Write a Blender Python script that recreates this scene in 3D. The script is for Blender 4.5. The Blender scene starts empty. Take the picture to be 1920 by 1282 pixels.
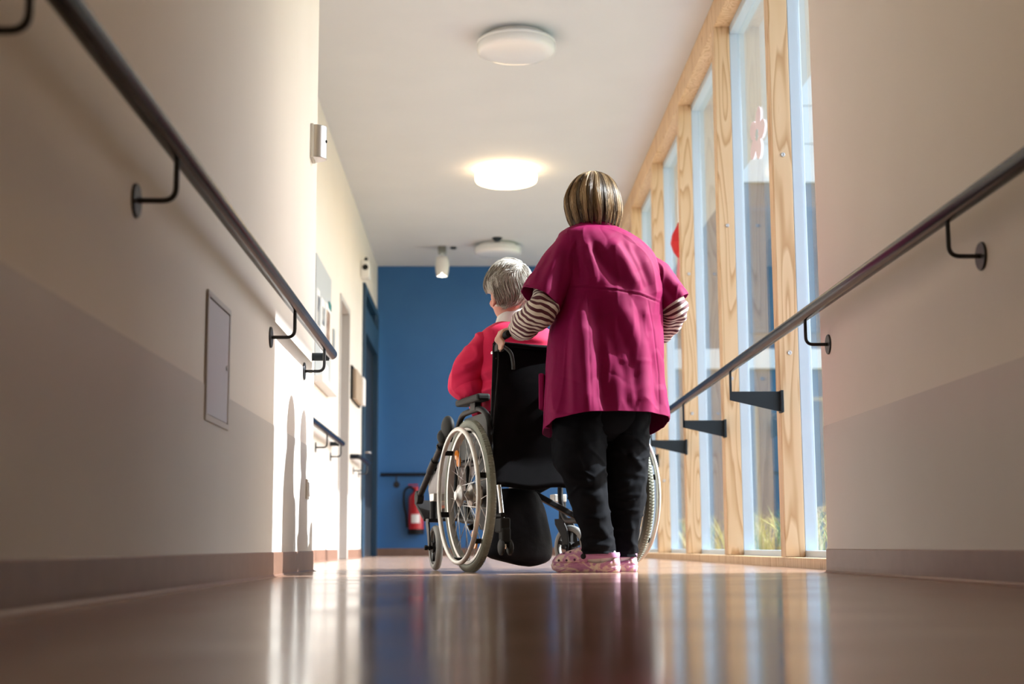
import bpy, bmesh, math, random
import numpy as np
from mathutils import Vector, Matrix, Quaternion
from math import pi, sin, cos, radians

S = bpy.context.scene
COL = S.collection
rng = np.random.default_rng(7)

# ---------------------------------------------------------------- camera
IMG_W, IMG_H, FPX = 1920.0, 1282.0, 2667.0
YAW, PITCH, ROLL = 0.02512, 0.14295, 0.0055
CAM = Vector((0, 0, 0.10))
fw = Vector((sin(YAW)*cos(PITCH), cos(YAW)*cos(PITCH), sin(PITCH)))
rt = Vector((cos(YAW), -sin(YAW), 0)); up = rt.cross(fw)
rt, up = rt*cos(ROLL) - up*sin(ROLL), up*cos(ROLL) + rt*sin(ROLL)
cam_d = bpy.data.cameras.new('camera'); cam = bpy.data.objects.new('camera', cam_d); COL.objects.link(cam)
Rm = Matrix((rt, up, -fw)).transposed()
cam.matrix_world = Matrix.Translation(CAM) @ Rm.to_4x4()
cam_d.sensor_width = 36.0; cam_d.lens = 36.0*FPX/IMG_W; cam_d.clip_start = 0.02
cam_d.dof.use_dof = True; cam_d.dof.focus_distance = 5.65; cam_d.dof.aperture_fstop = 2.8
S.camera = cam

# ---------------------------------------------------------------- light
S.view_settings.view_transform = 'Standard'; S.view_settings.look = 'None'
S.view_settings.gamma = 1.0; S.view_settings.use_curve_mapping = False
S.view_settings.exposure = 0.24
SUN_EL = radians(38.5)
SUN_DIR = Vector((-0.993*cos(SUN_EL), -0.118*cos(SUN_EL), -sin(SUN_EL)))
w = bpy.data.worlds.new('sky_world'); S.world = w; w.use_nodes = True
nt = w.node_tree; nt.nodes.clear()
sk = nt.nodes.new('ShaderNodeTexSky'); sk.sky_type = 'NISHITA'; sk.sun_disc = False
sk.sun_elevation = SUN_EL; sk.sun_rotation = radians(80); sk.air_density = 1.0; sk.dust_density = 2.0
bg = nt.nodes.new('ShaderNodeBackground'); bg.inputs['Strength'].default_value = 0.62
wo = nt.nodes.new('ShaderNodeOutputWorld')
nt.links.new(sk.outputs[0], bg.inputs[0]); nt.links.new(bg.outputs[0], wo.inputs[0])
sd = bpy.data.lights.new('sun', 'SUN'); so = bpy.data.objects.new('sun', sd); COL.objects.link(so)
sd.energy = 11.0; sd.angle = radians(0.55); sd.color = (0.91, 0.96, 1.0)
so.location = (8, 7, 8); so.rotation_euler = SUN_DIR.to_track_quat('-Z', 'Y').to_euler()

# ---------------------------------------------------------------- pixel -> place helpers
def ray(px, py): return fw + rt*((px-960.0)/FPX) + up*((641.0-py)/FPX)
def atY(px, py, Y): v = ray(px, py); return CAM + v*(Y/v.y)
def atX(px, py, X): v = ray(px, py); return CAM + v*(X/v.x)
def atZ(px, py, Z): v = ray(px, py); return CAM + v*((Z-CAM.z)/v.z)
def proj_np(P):
    d = P - np.array(CAM); k = FPX/(d @ np.array(fw))
    return 960 + (d @ np.array(rt))*k, 641 - (d @ np.array(up))*k

# ---------------------------------------------------------------- materials
def mat(name, col=(.8, .8, .8), rough=.5, metal=0., spec=.5, coat=0., sheen=0., trans=0.):
    m = bpy.data.materials.new(name); m.use_nodes = True
    b = m.node_tree.nodes['Principled BSDF']
    b.inputs['Base Color'].default_value = (*col, 1); b.inputs['Roughness'].default_value = rough
    b.inputs['Metallic'].default_value = metal; b.inputs['Specular IOR Level'].default_value = spec
    b.inputs['Coat Weight'].default_value = coat; b.inputs['Sheen Weight'].default_value = sheen
    b.inputs['Transmission Weight'].default_value = trans
    return m
def nd(m, t, **kw):
    n = m.node_tree.nodes.new(t)
    for k, v in kw.items():
        if k in n.inputs.keys(): n.inputs[k].default_value = v
        else: setattr(n, k, v)
    return n
def ln(m, a, b): m.node_tree.links.new(a, b)
def bsdf(m): return m.node_tree.nodes['Principled BSDF']
def ramp(m, stops):
    r = nd(m, 'ShaderNodeValToRGB'); e = r.color_ramp.elements
    while len(e) < len(stops): e.new(0.5)
    for el, (p, c) in zip(e, stops): el.position = p; el.color = (*c, 1)
    return r
def mottle(m, c1, c2, scale=6., detail=6., vec='Object', stretch=None, lo=.35, hi=.65, bump=0., bscale=None, bdist=.002):
    tc = nd(m, 'ShaderNodeTexCoord'); src = tc.outputs[vec]
    if stretch:
        mp = nd(m, 'ShaderNodeMapping'); mp.inputs['Scale'].default_value = stretch; ln(m, src, mp.inputs[0]); src = mp.outputs[0]
    n = nd(m, 'ShaderNodeTexNoise', Scale=scale, Detail=detail); ln(m, src, n.inputs['Vector'])
    r = ramp(m, [(lo, c1), (hi, c2)]); ln(m, n.outputs['Fac'], r.inputs[0]); ln(m, r.outputs[0], bsdf(m).inputs['Base Color'])
    if bump:
        n2 = nd(m, 'ShaderNodeTexNoise', Scale=bscale or scale*6, Detail=4.); ln(m, src, n2.inputs['Vector'])
        bp = nd(m, 'ShaderNodeBump', Strength=bump, Distance=bdist); ln(m, n2.outputs['Fac'], bp.inputs['Height']); ln(m, bp.outputs[0], bsdf(m).inputs['Normal'])
    return m

M = {}
M['wall'] = mottle(mat('cream_wall_paint', rough=.6), (.80, .74, .675), (.82, .76, .695), 2.5, bump=.12, bscale=260, bdist=.0006)
M['dado'] = mottle(mat('grey_dado_paint', rough=.42), (.61, .565, .515), (.63, .585, .535), 2.5, bump=.06, bscale=260, bdist=.0005)
M['ceil'] = mottle(mat('white_ceiling_paint', rough=.8), (.62, .65, .675), (.64, .67, .695), 2.)
M['blue'] = mottle(mat('blue_wall_paint', rough=.5), (.022, .125, .325), (.025, .135, .34), 3.)
M['floor'] = mottle(mat('brown_linoleum', rough=.15, spec=.5), (.225, .118, .072), (.26, .142, .090), 9., bump=.05, bscale=40, bdist=.0006)
fm = M['floor']; bsdf(fm).inputs['Sheen Tint'].default_value = (1., .86, .74, 1); bsdf(fm).inputs['Sheen Weight'].default_value = .15; bsdf(fm).inputs['Sheen Roughness'].default_value = .45; ftc = nd(fm, 'ShaderNodeTexCoord'); fn = nd(fm, 'ShaderNodeTexNoise', Scale=3.0, Detail=5.)
ln(fm, ftc.outputs['Object'], fn.inputs['Vector']); fr = ramp(fm, [(.3, (.11,)*3), (.7, (.19,)*3)]); ln(fm, fn.outputs['Fac'], fr.inputs[0]); ln(fm, fr.outputs[0], bsdf(fm).inputs['Roughness'])
M['base'] = mottle(mat('brown_skirting', rough=.4), (.19, .098, .064), (.225, .12, .080), 14., lo=.3, hi=.7)
M['rail'] = mat('anthracite_gloss_rail', (.012, .015, .021), .22, spec=.12)
M['blackm'] = mat('matt_black_metal', (.012, .012, .014), .45)
M['plate'] = mat('anthracite_bracket', (.012, .020, .026), .55, spec=.3)
def wood_mat():
    m = mat('pale_pine_wood', rough=.48)
    tc = nd(m, 'ShaderNodeTexCoord'); oi = nd(m, 'ShaderNodeObjectInfo')
    ad = nd(m, 'ShaderNodeVectorMath', operation='ADD'); sc = nd(m, 'ShaderNodeVectorMath', operation='SCALE')
    cb = nd(m, 'ShaderNodeCombineXYZ'); ln(m, oi.outputs['Random'], cb.inputs[0]); ln(m, oi.outputs['Random'], cb.inputs[2])
    ln(m, cb.outputs[0], sc.inputs[0]); sc.inputs['Scale'].default_value = 7.0
    ln(m, tc.outputs['Object'], ad.inputs[0]); ln(m, sc.outputs[0], ad.inputs[1])
    mp = nd(m, 'ShaderNodeMapping'); mp.inputs['Scale'].default_value = (1, 1, .09); ln(m, ad.outputs[0], mp.inputs[0])
    n = nd(m, 'ShaderNodeTexNoise', Scale=9., Detail=1.5, Roughness=.4); ln(m, mp.outputs[0], n.inputs['Vector'])
    mu = nd(m, 'ShaderNodeMath', operation='MULTIPLY'); mu.inputs[1].default_value = 11.; ln(m, n.outputs['Fac'], mu.inputs[0])
    fr = nd(m, 'ShaderNodeMath', operation='FRACT'); ln(m, mu.outputs[0], fr.inputs[0])
    r = ramp(m, [(0., (.70, .51, .31)), (.55, (.67, .47, .27)), (.88, (.50, .30, .14)), (1., (.70, .51, .31))])
    ln(m, fr.outputs[0], r.inputs[0]); ln(m, r.outputs[0], bsdf(m).inputs['Base Color'])
    return m
M['wood'] = wood_mat()
M['frame'] = mat('pale_window_frame', (.52, .63, .73), .4)
def glass_mat(name, tint=(1, 1, 1)):
    m = bpy.data.materials.new(name); m.use_nodes = True; t = m.node_tree; t.nodes.clear()
    lw = nd(m, 'ShaderNodeLayerWeight', Blend=.5); pw = nd(m, 'ShaderNodeMath', operation='POWER'); pw.inputs[1].default_value = 5.
    ln(m, lw.outputs['Facing'], pw.inputs[0])
    ma = nd(m, 'ShaderNodeMath', operation='MULTIPLY_ADD'); ma.inputs[1].default_value = .90; ma.inputs[2].default_value = .045
    ln(m, pw.outputs[0], ma.inputs[0])
    tr = nd(m, 'ShaderNodeBsdfTransparent'); tr.inputs[0].default_value = (*tint, 1)
    gl = nd(m, 'ShaderNodeBsdfGlossy'); gl.inputs['Roughness'].default_value = .0
    mx = nd(m, 'ShaderNodeMixShader'); ln(m, ma.outputs[0], mx.inputs[0]); ln(m, tr.outputs[0], mx.inputs[1]); ln(m, gl.outputs[0], mx.inputs[2])
    o = nd(m, 'ShaderNodeOutputMaterial'); ln(m, mx.outputs[0], o.inputs[0])
    return m
M['glass'] = glass_mat('clear_window_glass', (.985, .995, .99))
M['screw'] = mat('zinc_screw', (.55, .55, .55), .35, metal=1.)
M['white'] = mat('white_plastic', (.78, .78, .76), .4)
M['offwhite'] = mat('cream_plastic', (.72, .70, .64), .45)
M['silver'] = mat('brushed_silver', (.58, .58, .58), .3, metal=.85)
M['opal'] = mat('opal_lamp_glass', (.80, .82, .82), .25, coat=.3)
def emit(name, col, s, base=(.8, .8, .8)):
    m = mat(name, base, .3); b = bsdf(m); b.inputs['Emission Color'].default_value = (*col, 1); b.inputs['Emission Strength'].default_value = s; return m
M['opal_on'] = emit('lit_opal_glass', (1., .70, .38), 6.5)
M['bulb'] = emit('lit_bulb', (1., .93, .75), 25.)
M['panel'] = mat('lilac_grey_metal_hatch', (.58, .57, .62), .35)
M['panelframe'] = mat('hatch_frame', (.56, .53, .51), .4)
M['red'] = mat('red_enamel', (.42, .012, .02), .3)
M['black'] = mat('black_rubber', (.008, .008, .009), .65, spec=.2)
M['label'] = mat('white_label', (.75, .75, .74), .5)
M['doorframe'] = mat('dark_blue_door_frame', (.012, .045, .085), .4)
M['doorglass'] = mat('dark_blue_pane', (.03, .10, .19), .12)
M['doorleaf'] = mat('dark_door_leaf', (.012, .014, .018), .4)
M['doorwood'] = mat('beech_door_edge', (.45, .34, .2), .5)
M['greydoor'] = mat('warm_grey_door', (.50, .475, .45), .45)
M['board'] = mat('grey_pin_board', (.46, .49, .51), .6)
M['paper'] = mat('white_paper', (.82, .82, .82), .7)
M['photo1'] = mottle(mat('colour_photo_print', rough=.4), (.16, .07, .06), (.55, .42, .30), 16., lo=.4, hi=.6)
M['photo2'] = mottle(mat('dark_photo_print', rough=.4), (.08, .10, .14), (.5, .5, .48), 14., lo=.4, hi=.6)
M['teal'] = mat('teal_card', (.02, .2, .2), .5)
M['tan'] = mat('tan_cardboard', (.42, .32, .23), .6)

# ---------------------------------------------------------------- mesh helpers
def root(name, label, cat, loc=(0, 0, 0), rotz=0., group=None, kind=None):
    o = bpy.data.objects.new(name, None); COL.objects.link(o); o.empty_display_size = .1
    o.location = loc; o.rotation_euler = (0, 0, rotz)
    if label: o['label'] = label
    if cat: o['category'] = cat
    if group: o['group'] = group
    if kind: o['kind'] = kind
    return o
def rootM(o): return Matrix.Translation(o.location) @ o.rotation_euler.to_matrix().to_4x4()
def tag(o, label=None, cat=None, group=None, kind=None):
    for k, v in (('label', label), ('category', cat), ('group', group), ('kind', kind)):
        if v: o[k] = v
    return o
def fillet(pts, rad, n=6):
    pts = [Vector(p) for p in pts]; out = [pts[0]]
    for a, b, c in zip(pts, pts[1:], pts[2:]):
        u = (a-b); v = (c-b); r = min(rad, u.length*.49, v.length*.49)
        p, q = b+u.normalized()*r, b+v.normalized()*r
        for i in range(n+1):
            t = i/n; out.append(p*(1-t)**2 + b*2*t*(1-t) + q*t*t)
    out.append(pts[-1]); return out
def smooth_path(pts, n=8):
    P = [Vector(p) for p in pts]; P = [P[0]*2-P[1]]+P+[P[-1]*2-P[-2]]; out = []
    for i in range(1, len(P)-2):
        for k in range(n):
            t = k/n; a, b, c, d = P[i-1:i+3]
            out.append(.5*((2*b)+(c-a)*t+(2*a-5*b+4*c-d)*t*t+(3*b-a-3*c+d)*t**3))
    out.append(P[-2]); return out
class MB:
    def __init__(s): s.v = []; s.f = []; s.m = []; s.uv = {}
    def add(s, v, f, mi=0):
        k = len(s.v); s.v += [tuple(p) for p in v]; s.f += [tuple(i+k for i in q) for q in f]; s.m += [mi]*len(f)
    def box(s, lo, hi, T=None, mi=0):
        v = [Vector((x, y, z)) for x in (lo[0], hi[0]) for y in (lo[1], hi[1]) for z in (lo[2], hi[2])]
        if T is not None: v = [T @ p for p in v]
        s.add(v, [(0, 1, 3, 2), (4, 6, 7, 5), (0, 4, 5, 1), (2, 3, 7, 6), (0, 2, 6, 4), (1, 5, 7, 3)], mi); return s
    def tube(s, path, r, seg=10, closed=False, cap=True, mi=0, flat=1.0, upv=None):
        P = [Vector(p) for p in path]; n = len(P); rr = r if hasattr(r, '__len__') else [r]*n
        T = []
        for i in range(n):
            a = P[i-1] if (i or closed) else P[i]; b = P[(i+1) % n] if (i < n-1 or closed) else P[i]
            T.append((b-a).normalized())
        ref = Vector(upv) if upv else (Vector((0, 0, 1)) if abs(T[0].z) < .9 else Vector((1, 0, 0)))
        N = (ref-T[0]*ref.dot(T[0])).normalized(); vs = []
        for i in range(n):
            if i: N = (N-T[i]*N.dot(T[i])).normalized()
            B = T[i].cross(N)
            for k in range(seg):
                a = 2*pi*k/seg; vs.append(P[i]+(N*cos(a)*flat+B*sin(a))*rr[i])
        fs = []
        for i in range(n if closed else n-1):
            j = (i+1) % n
            for k in range(seg):
                l = (k+1) % seg; fs.append((i*seg+k, i*seg+l, j*seg+l, j*seg+k))
        if cap and not closed:
            fs.append(tuple(reversed(range(seg)))); fs.append(tuple((n-1)*seg+k for k in range(seg)))
        s.add(vs, fs, mi); return s
    def lathe(s, prof, seg=32, T=None, mi=0, cap=True):
        vs = []; n = len(prof)
        for r, z in prof:
            for k in range(seg):
                a = 2*pi*k/seg; vs.append(Vector((r*cos(a), r*sin(a), z)))
        if T is not None: vs = [T @ p for p in vs]
        fs = [(i*seg+k, i*seg+(k+1) % seg, (i+1)*seg+(k+1) % seg, (i+1)*seg+k) for i in range(n-1) for k in range(seg)]
        if cap: fs += [tuple(reversed(range(seg))), tuple((n-1)*seg+k for k in range(seg))]
        s.add(vs, fs, mi); return s
    def prism(s, poly, lo, hi, T=None, mi=0):          # poly in XY, extruded along Z
        n = len(poly); v = [Vector((x, y, z)) for z in (lo, hi) for x, y in poly]
        if T is not None: v = [T @ p for p in v]
        s.add(v, [tuple(reversed(range(n))), tuple(range(n, 2*n))]+[(i, (i+1) % n, n+(i+1) % n, n+i) for i in range(n)], mi); return s
    def ellip(s, c, r, seg=16, ring=10, T=None, mi=0):
        c = Vector(c); vs = []
        for i in range(ring+1):
            t = pi*i/ring
            for k in range(seg):
                a = 2*pi*k/seg; vs.append(Vector((r[0]*sin(t)*cos(a), r[1]*sin(t)*sin(a), r[2]*cos(t))))
        if T is not None: vs = [T @ p for p in vs]
        vs = [p+c for p in vs]
        s.add(vs, [(i*seg+k, (i+1)*seg+k, (i+1)*seg+(k+1) % seg, i*seg+(k+1) % seg) for i in range(ring) for k in range(seg)], mi); return s
    def mesh(s, name):
        me = bpy.data.meshes.new(name); me.from_pydata(s.v, [], s.f); me.validate(clean_customdata=False); return me
def fix(me):
    bm = bmesh.new(); bm.from_mesh(me); bmesh.ops.remove_doubles(bm, verts=bm.verts, dist=1e-6)
    bmesh.ops.recalc_face_normals(bm, faces=bm.faces); bm.to_mesh(me); bm.free()
def obj(name, mb, m, parent=None, bevel=0., smooth=None, world=True, seg=2, clean=True, T=None, sub=0, solid=0.):
    me = mb.mesh(name) if isinstance(mb, MB) else mb
    if clean: fix(me)
    mats = m if isinstance(m, (list, tuple)) else [m]
    for x in mats: me.materials.append(x if not isinstance(x, str) else M[x])
    if len(mats) > 1: me.polygons.foreach_set('material_index', mb.m[:len(me.polygons)])
    o = bpy.data.objects.new(name, me); COL.objects.link(o)
    if T is not None: o.matrix_local = T
    if parent is not None:
        o.parent = parent
        if world:
            Mx = rootM(parent)
            if parent.parent is not None: Mx = rootM(parent.parent) @ Mx
            me.transform(Mx.inverted())
    if smooth is not None:
        me.polygons.foreach_set('use_smooth', [True]*len(me.polygons))
        if smooth < 179: me.set_sharp_from_angle(angle=radians(smooth))
    if bevel: b = o.modifiers.new('edge', 'BEVEL'); b.width = bevel; b.segments = seg; b.limit_method = 'ANGLE'; b.angle_limit = radians(40)
    if solid: b = o.modifiers.new('thick', 'SOLIDIFY'); b.thickness = solid; b.offset = 0
    if sub: b = o.modifiers.new('sub', 'SUBSURF'); b.levels = sub; b.render_levels = sub
    return o
def copy_child(src, parent, T):
    c = src.copy(); COL.objects.link(c); c.parent = parent; c.matrix_local = T; return c
def disc_T(p, n):                                      # local Z along n at p
    return Matrix.Translation(p) @ Vector(n).to_track_quat('Z', 'Y').to_matrix().to_4x4()

# ================================================================= THE SETTING
XL, XR, XL2, XW, CEIL, YB = -0.72, 1.30, -1.175, 1.455, 3.41, 16.65
YLC, YRC = 6.27, 5.29
def struct(name, mb, m, **k):
    o = obj(name, mb, m, **k); o['kind'] = 'structure'; return o
struct('floor', MB().box((-1.6, -5, -.12), (1.47, YB+.3, 0)), 'floor')
struct('ceiling', MB().box((-1.6, -5, CEIL), (2.38, YB+.4, CEIL+.15)), 'ceil')  # runs on past the glass as an added overhang capping the sun's height
# near left wall with its grey dado coat and skirting
wl = struct('wall_left', MB().box((-1.6, -5, 0), (XL, YLC, CEIL)), 'wall')
obj('dado_coat', MB().box((XL, -5, 0), (XL+.0025, YLC, .53)), 'dado', wl)
wr = struct('wall_right', MB().box((XR, -5, 0), (1.75, YRC, CEIL)), 'wall')
obj('dado_coat', MB().box((XR-.0025, -5, 0), (XR, YRC, .54)), 'dado', wr)
def coved(x0, y0, x1, y1, nx, ny, h=.086, t=.006, c=.022):
    prof = [(0, 0), (c, 0), (c*.55, .003), (c*.3, .009), (t+.001, .022), (t, h-.003), (t-.003, h), (0, h)]
    mb = MB(); n = len(prof); vs = []
    for x, y in ((x0, y0), (x1, y1)):
        for d, z in prof: vs.append((x+nx*d, y+ny*d, z))
    mb.add(vs, [tuple(range(n)), tuple(range(2*n-1, n-1, -1))]+[(i, i+n, (i+1) % n+n, (i+1) % n) for i in range(n)])
    return mb
struct('baseboard_left', coved(XL+.0025, -5, XL+.0025, YLC, 1, 0), 'base')
struct('baseboard_right', coved(XR-.0025, -5, XR-.0025, YRC, -1, 0), 'base')
struct('wall_behind', MB().box((-1.6, -5.2, 0), (1.75, -5, CEIL)), 'wall')
struct('wall_back', MB().box((-1.6, YB, 0), (1.7, YB+.3, CEIL)), 'blue')
struct('baseboard_back', coved(XL2, YB, XW, YB, 0, -1, h=.09), 'base')
# far left wall, set back, with two doorways
n0, n1 = atX(633, 900, XL2).y, atX(651, 900, XL2).y     # grey doorway
d0, d1 = atX(676.5, 900, XL2).y, 16.50                  # blue door at the end
zt0 = atX(633, 541, XL2).z; zt1 = atX(677, 522, XL2).z
wf = MB()
wf.box((-1.6, YLC, 0), (XL2, n0, CEIL)); wf.box((-1.6, n0, zt0), (XL2, n1, CEIL)); wf.box((-1.6, n1, 0), (XL2, d0, CEIL))
wf.box((-1.6, d0, zt1), (XL2, d1, CEIL)); wf.box((-1.6, d1, 0), (XL2, YB, CEIL))
wf = struct('wall_left_far', wf, 'wall', clean=False)
for a, b in ((YLC, n0), (n1, d0)):
    obj('dado_coat', MB().box((XL2, a, 0), (XL2+.0025, b, .56)), 'dado', wf)
    struct('baseboard_left_far', coved(XL2+.0025, a, XL2+.0025, b, 1, 0), 'base')
# grey doorway: lining, leaf
dr = root('door_1', None, None, (XL2, (n0+n1)/2, 0), kind='structure')
lin = MB(); lin.box((XL2-.28, n0-.0, 0), (XL2+.012, n0+.05, zt0)); lin.box((XL2-.28, n1-.05, 0), (XL2+.012, n1, zt0)); lin.box((XL2-.28, n0+.05, zt0-.05), (XL2+.012, n1-.05, zt0))
obj('door_lining', lin, 'greydoor', dr, bevel=.004)
obj('door_leaf', MB().box((XL2-.29, n0+.052, .006), (XL2-.25, n1-.052, zt0-.052)), 'greydoor', dr, bevel=.003)
# blue end door: frame, transom panes, leaf, lock plate
zl = atX(690, 640, XL2).z
d2 = root('door_2', None, None, (XL2, (d0+d1)/2, 0), kind='structure')
fr_ = MB(); fr_.box((XL2-.10, d0, 0), (XL2+.03, d0+.13, zt1)); fr_.box((XL2-.10, d1-.1, 0), (XL2+.03, d1, zt1))
fr_.box((XL2-.10, d0+.13, zt1-.08), (XL2+.03, d1-.1, zt1)); fr_.box((XL2-.10, d0+.13, zl), (XL2+.03, d1-.1, zl+.28))
fr_.box((XL2-.10, d0+1.55, zl+.28), (XL2+.03, d0+1.67, zt1-.08))
obj('door_frame', fr_, 'doorframe', d2, bevel=.004)
obj('pane', MB().box((XL2-.06, d0+.13, zl+.28), (XL2-.04, d0+1.55, zt1-.08)), 'doorglass', d2)
obj('pane', MB().box((XL2-.06, d0+1.67, zl+.28), (XL2-.04, d1-.1, zt1-.08)), 'doorglass', d2)
obj('door_leaf', MB().box((XL2-.09, d0+.45, .005), (XL2-.03, d1-.1, zl)), 'doorleaf', d2, bevel=.003)
obj('side_panel', MB().box((XL2-.09, d0+.13, .005), (XL2-.02, d0+.45, zl)), 'doorwood', d2, bevel=.003)
lk = MB().box((XL2-.03, d0+.62, .98), (XL2-.018, d0+.68, 1.28)); lk.tube(fillet([(XL2-.02, d0+.65, 1.1), (XL2+.04, d0+.65, 1.1), (XL2+.04, d0+.80, 1.1)], .02), .01)
obj('door_handle', lk, 'silver', d2, smooth=40)

# ---------------------------------------------------------------- glazed facade on the right
win = root('window_1', None, None, (XW, 8, 0), kind='structure')
posts = [6.75+1.565*i for i in range(7)]; posts.insert(0, 6.75-1.565)
PD, PW = .095, .10                                       # depth across, width along
GX = XW+PD+.048
post0 = None
for i, y in enumerate(posts):
    if y+PW > YB: continue
    mb = MB().box((0, 0, 0), (PD, PW, CEIL-.165-.045))
    if post0 is None:
        post0 = obj('post', mb, 'wood', None, bevel=.004); post0.parent = win; po = post0
    else: po = post0.copy(); COL.objects.link(po); po.parent = win
    po.location = Vector((XW, y, .045)) - Vector(win.location)
seglen = PW
obj('top_beam', MB().box((XW, YRC-.6, CEIL-.165), (XW+PD, YB, CEIL-.001)), 'wood', win, bevel=.003)
prev = YRC-.6
for y in posts[1:]+[YB]:                                 # floor plate in lengths
    obj('sill_board', MB().box((XW-.012, prev, -.01), (XW+PD, y-.0015, .044)), 'wood', win, bevel=.003); prev = y
for i, y in enumerate(posts):
    a = y; b = posts[i+1] if i+1 < len(posts) else YB
    f = MB(); X0, X1 = XW+PD, GX+.014
    f.box((X0, a-.0, .0), (X1, a+.062, CEIL)); f.box((X0, b-.062+.10*0, .0), (X1, b, CEIL)) if i+1 == len(posts) else None
    f.box((X0, a+.062, .0), (X1, b, .075)); f.box((X0, a+.062, CEIL-.21), (X1, b, CEIL))
    f.box((X0+.022, a+.062, .075), (GX-.004, a+.080, CEIL-.21))
    fo = obj('window_frame', f, 'frame', win, bevel=.003)
    obj('pane', MB().box((GX-.003, a+.07, .07), (GX+.003, b+.004, CEIL-.2)), 'glass', fo)
scr = None
for y, z in ((posts[1], atX(1474, 282, XW+.05).z), (posts[1], atX(1487, 657, XW+.05).z), (posts[2], atX(1365, 417, XW+.04).z), (posts[2], atX(1368, 710, XW+.04).z), (posts[3], atX(1290, 512, XW+.04).z), (posts[3], atX(1297, 774, XW+.04).z), (posts[4], .62)):
    p = Vector((XW+.05, y-.0015, z))
    T = Matrix.Translation(p-Vector(win.location)) @ Matrix.Rotation(pi/2, 4, 'X')
    if scr is None:
        scr = obj('screw', MB().lathe([(.003, .0035), (.003, .002), (.007, .004), (.0105, .003), (.0115, 0)], 16), 'screw', win, world=False, smooth=40, T=T)
    else: copy_child(scr, win, T)
struct('wall_facade_end', MB().box((XW+PD, YRC-.9, 0), (GX+.1, YRC-.6, CEIL)), 'wall')

# ================================================================= HANDRAILS
def handrail(label, path, brackets, wallx, side, r=.0232, ends=True, ret=None, group='corridor handrails'):
    """path: rail points; brackets: list of y; side +1 when the rail lies at +x of the wall"""
    c = Vector(path[0]); t = root('handrail', label, 'handrail', (c.x, c.y, 0), group=group)
    obj('rail_tube', MB().tube(path, r, 20), 'rail', t, smooth=50, bevel=.006)
    railx = path[-1][0]; z = path[-1][2]; zb = z-.112
    for y in brackets:
        rod = MB().tube(fillet([(wallx+side*.004, y, zb), (railx, y, zb), (railx, y, z-r+.003)], .028, 6), .0062, 10)
        b = obj('bracket', rod, 'blackm', t, smooth=60)
        T = disc_T(Vector((wallx, y, zb)), (side, 0, 0))
        obj('mounting_plate', MB().lathe([(.037, 0), (.037, .004), (.035, .006), (.006, .006)], 28, T), 'blackm', b, smooth=40)
    if ret:
        obj('end_return', MB().tube([(wallx, ret, z-.012), (railx-side*.012, ret, z-.012)], .0175, 18), 'plate', t, smooth=50)
    return t
RZ = .945
zL = atX(612, 655, XL+.085).z; yLend = atX(617, 662, XL+.085).y
handrail('dark steel handrail on the near left wall above the square hatch', [(XL+.085, -4.8, RZ-.005), (XL+.085, YLC-.06, RZ-.005)], [1.95, 2.95, 4.93, 5.90], XL, 1, ret=YLC-.075)
# right rail runs on past the wall on plate arms
rr = handrail('long dark steel handrail along the right wall and wooden window posts', [(XR-.085, -4.8, RZ), (XR-.085, posts[5]+.1, RZ)], [2.0, 3.56, 5.17], XR, -1)
for y in posts[1:6]:
    xr = XR-.085; ye = y-.02
    T = Matrix.Translation((0, ye, 0)) @ Matrix.Rotation(pi/2, 4, 'X')
    zt = atX(1470, 731, XW).z
    arm = MB().prism([(XW-.004, zt), (XW-.004, zt-.098), (xr-.006, zt-.042), (xr-.006, zt)], -.004, .004, T)
    arm.box((xr-.008, ye-.004, zt-.042), (xr+.003, ye+.004, RZ-.018))
    b = obj('plate_arm', arm, 'plate', rr, bevel=.001)
    obj('fixing_plate', MB().box((XW-.008, ye-.028, zt-.102), (XW+.006, ye+.032, zt+.004)), 'plate', b, bevel=.002)
e1 = atX(642, 838, XL2+.085).y
handrail('short dark handrail on the set-back left wall below the notice board', [(XL2+.085, YLC+.3, .935), (XL2+.085, e1, .935)], [7.6, 9.0, atX(591, 850, XL2).y, e1-.12], XL2, 1, ret=e1-.15)
s2 = n1+.25
handrail('shortest dark handrail beside the blue end door', fillet([(XL2, s2, .935), (XL2+.085, s2, .935), (XL2+.085, d0-.12, .935)], .05), [s2+.35, d0-.3], XL2, 1)
tb = root('handrail', 'dark handrail running across the blue end wall', 'handrail', (0, YB, 0), group='corridor handrails')
ybr = YB-.085
obj('rail_tube', MB().tube([(atY(713, 893, ybr).x, ybr, .935), (XW-.1, ybr, .935)], .0215, 16), 'rail', tb, smooth=50)
for px in (743, 940, 1120):
    x = atY(px, 893, ybr).x
    b = obj('bracket', MB().tube(fillet([(x, YB-.004, .823), (x, ybr, .823), (x, ybr, .92)], .028, 5), .0075, 8), 'blackm', tb, smooth=60)
    obj('mounting_plate', MB().lathe([(.037, 0), (.037, .006), (.006, .006)], 24, disc_T(Vector((x, YB, .823)), (0, -1, 0))), 'blackm', b, smooth=40)

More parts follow.
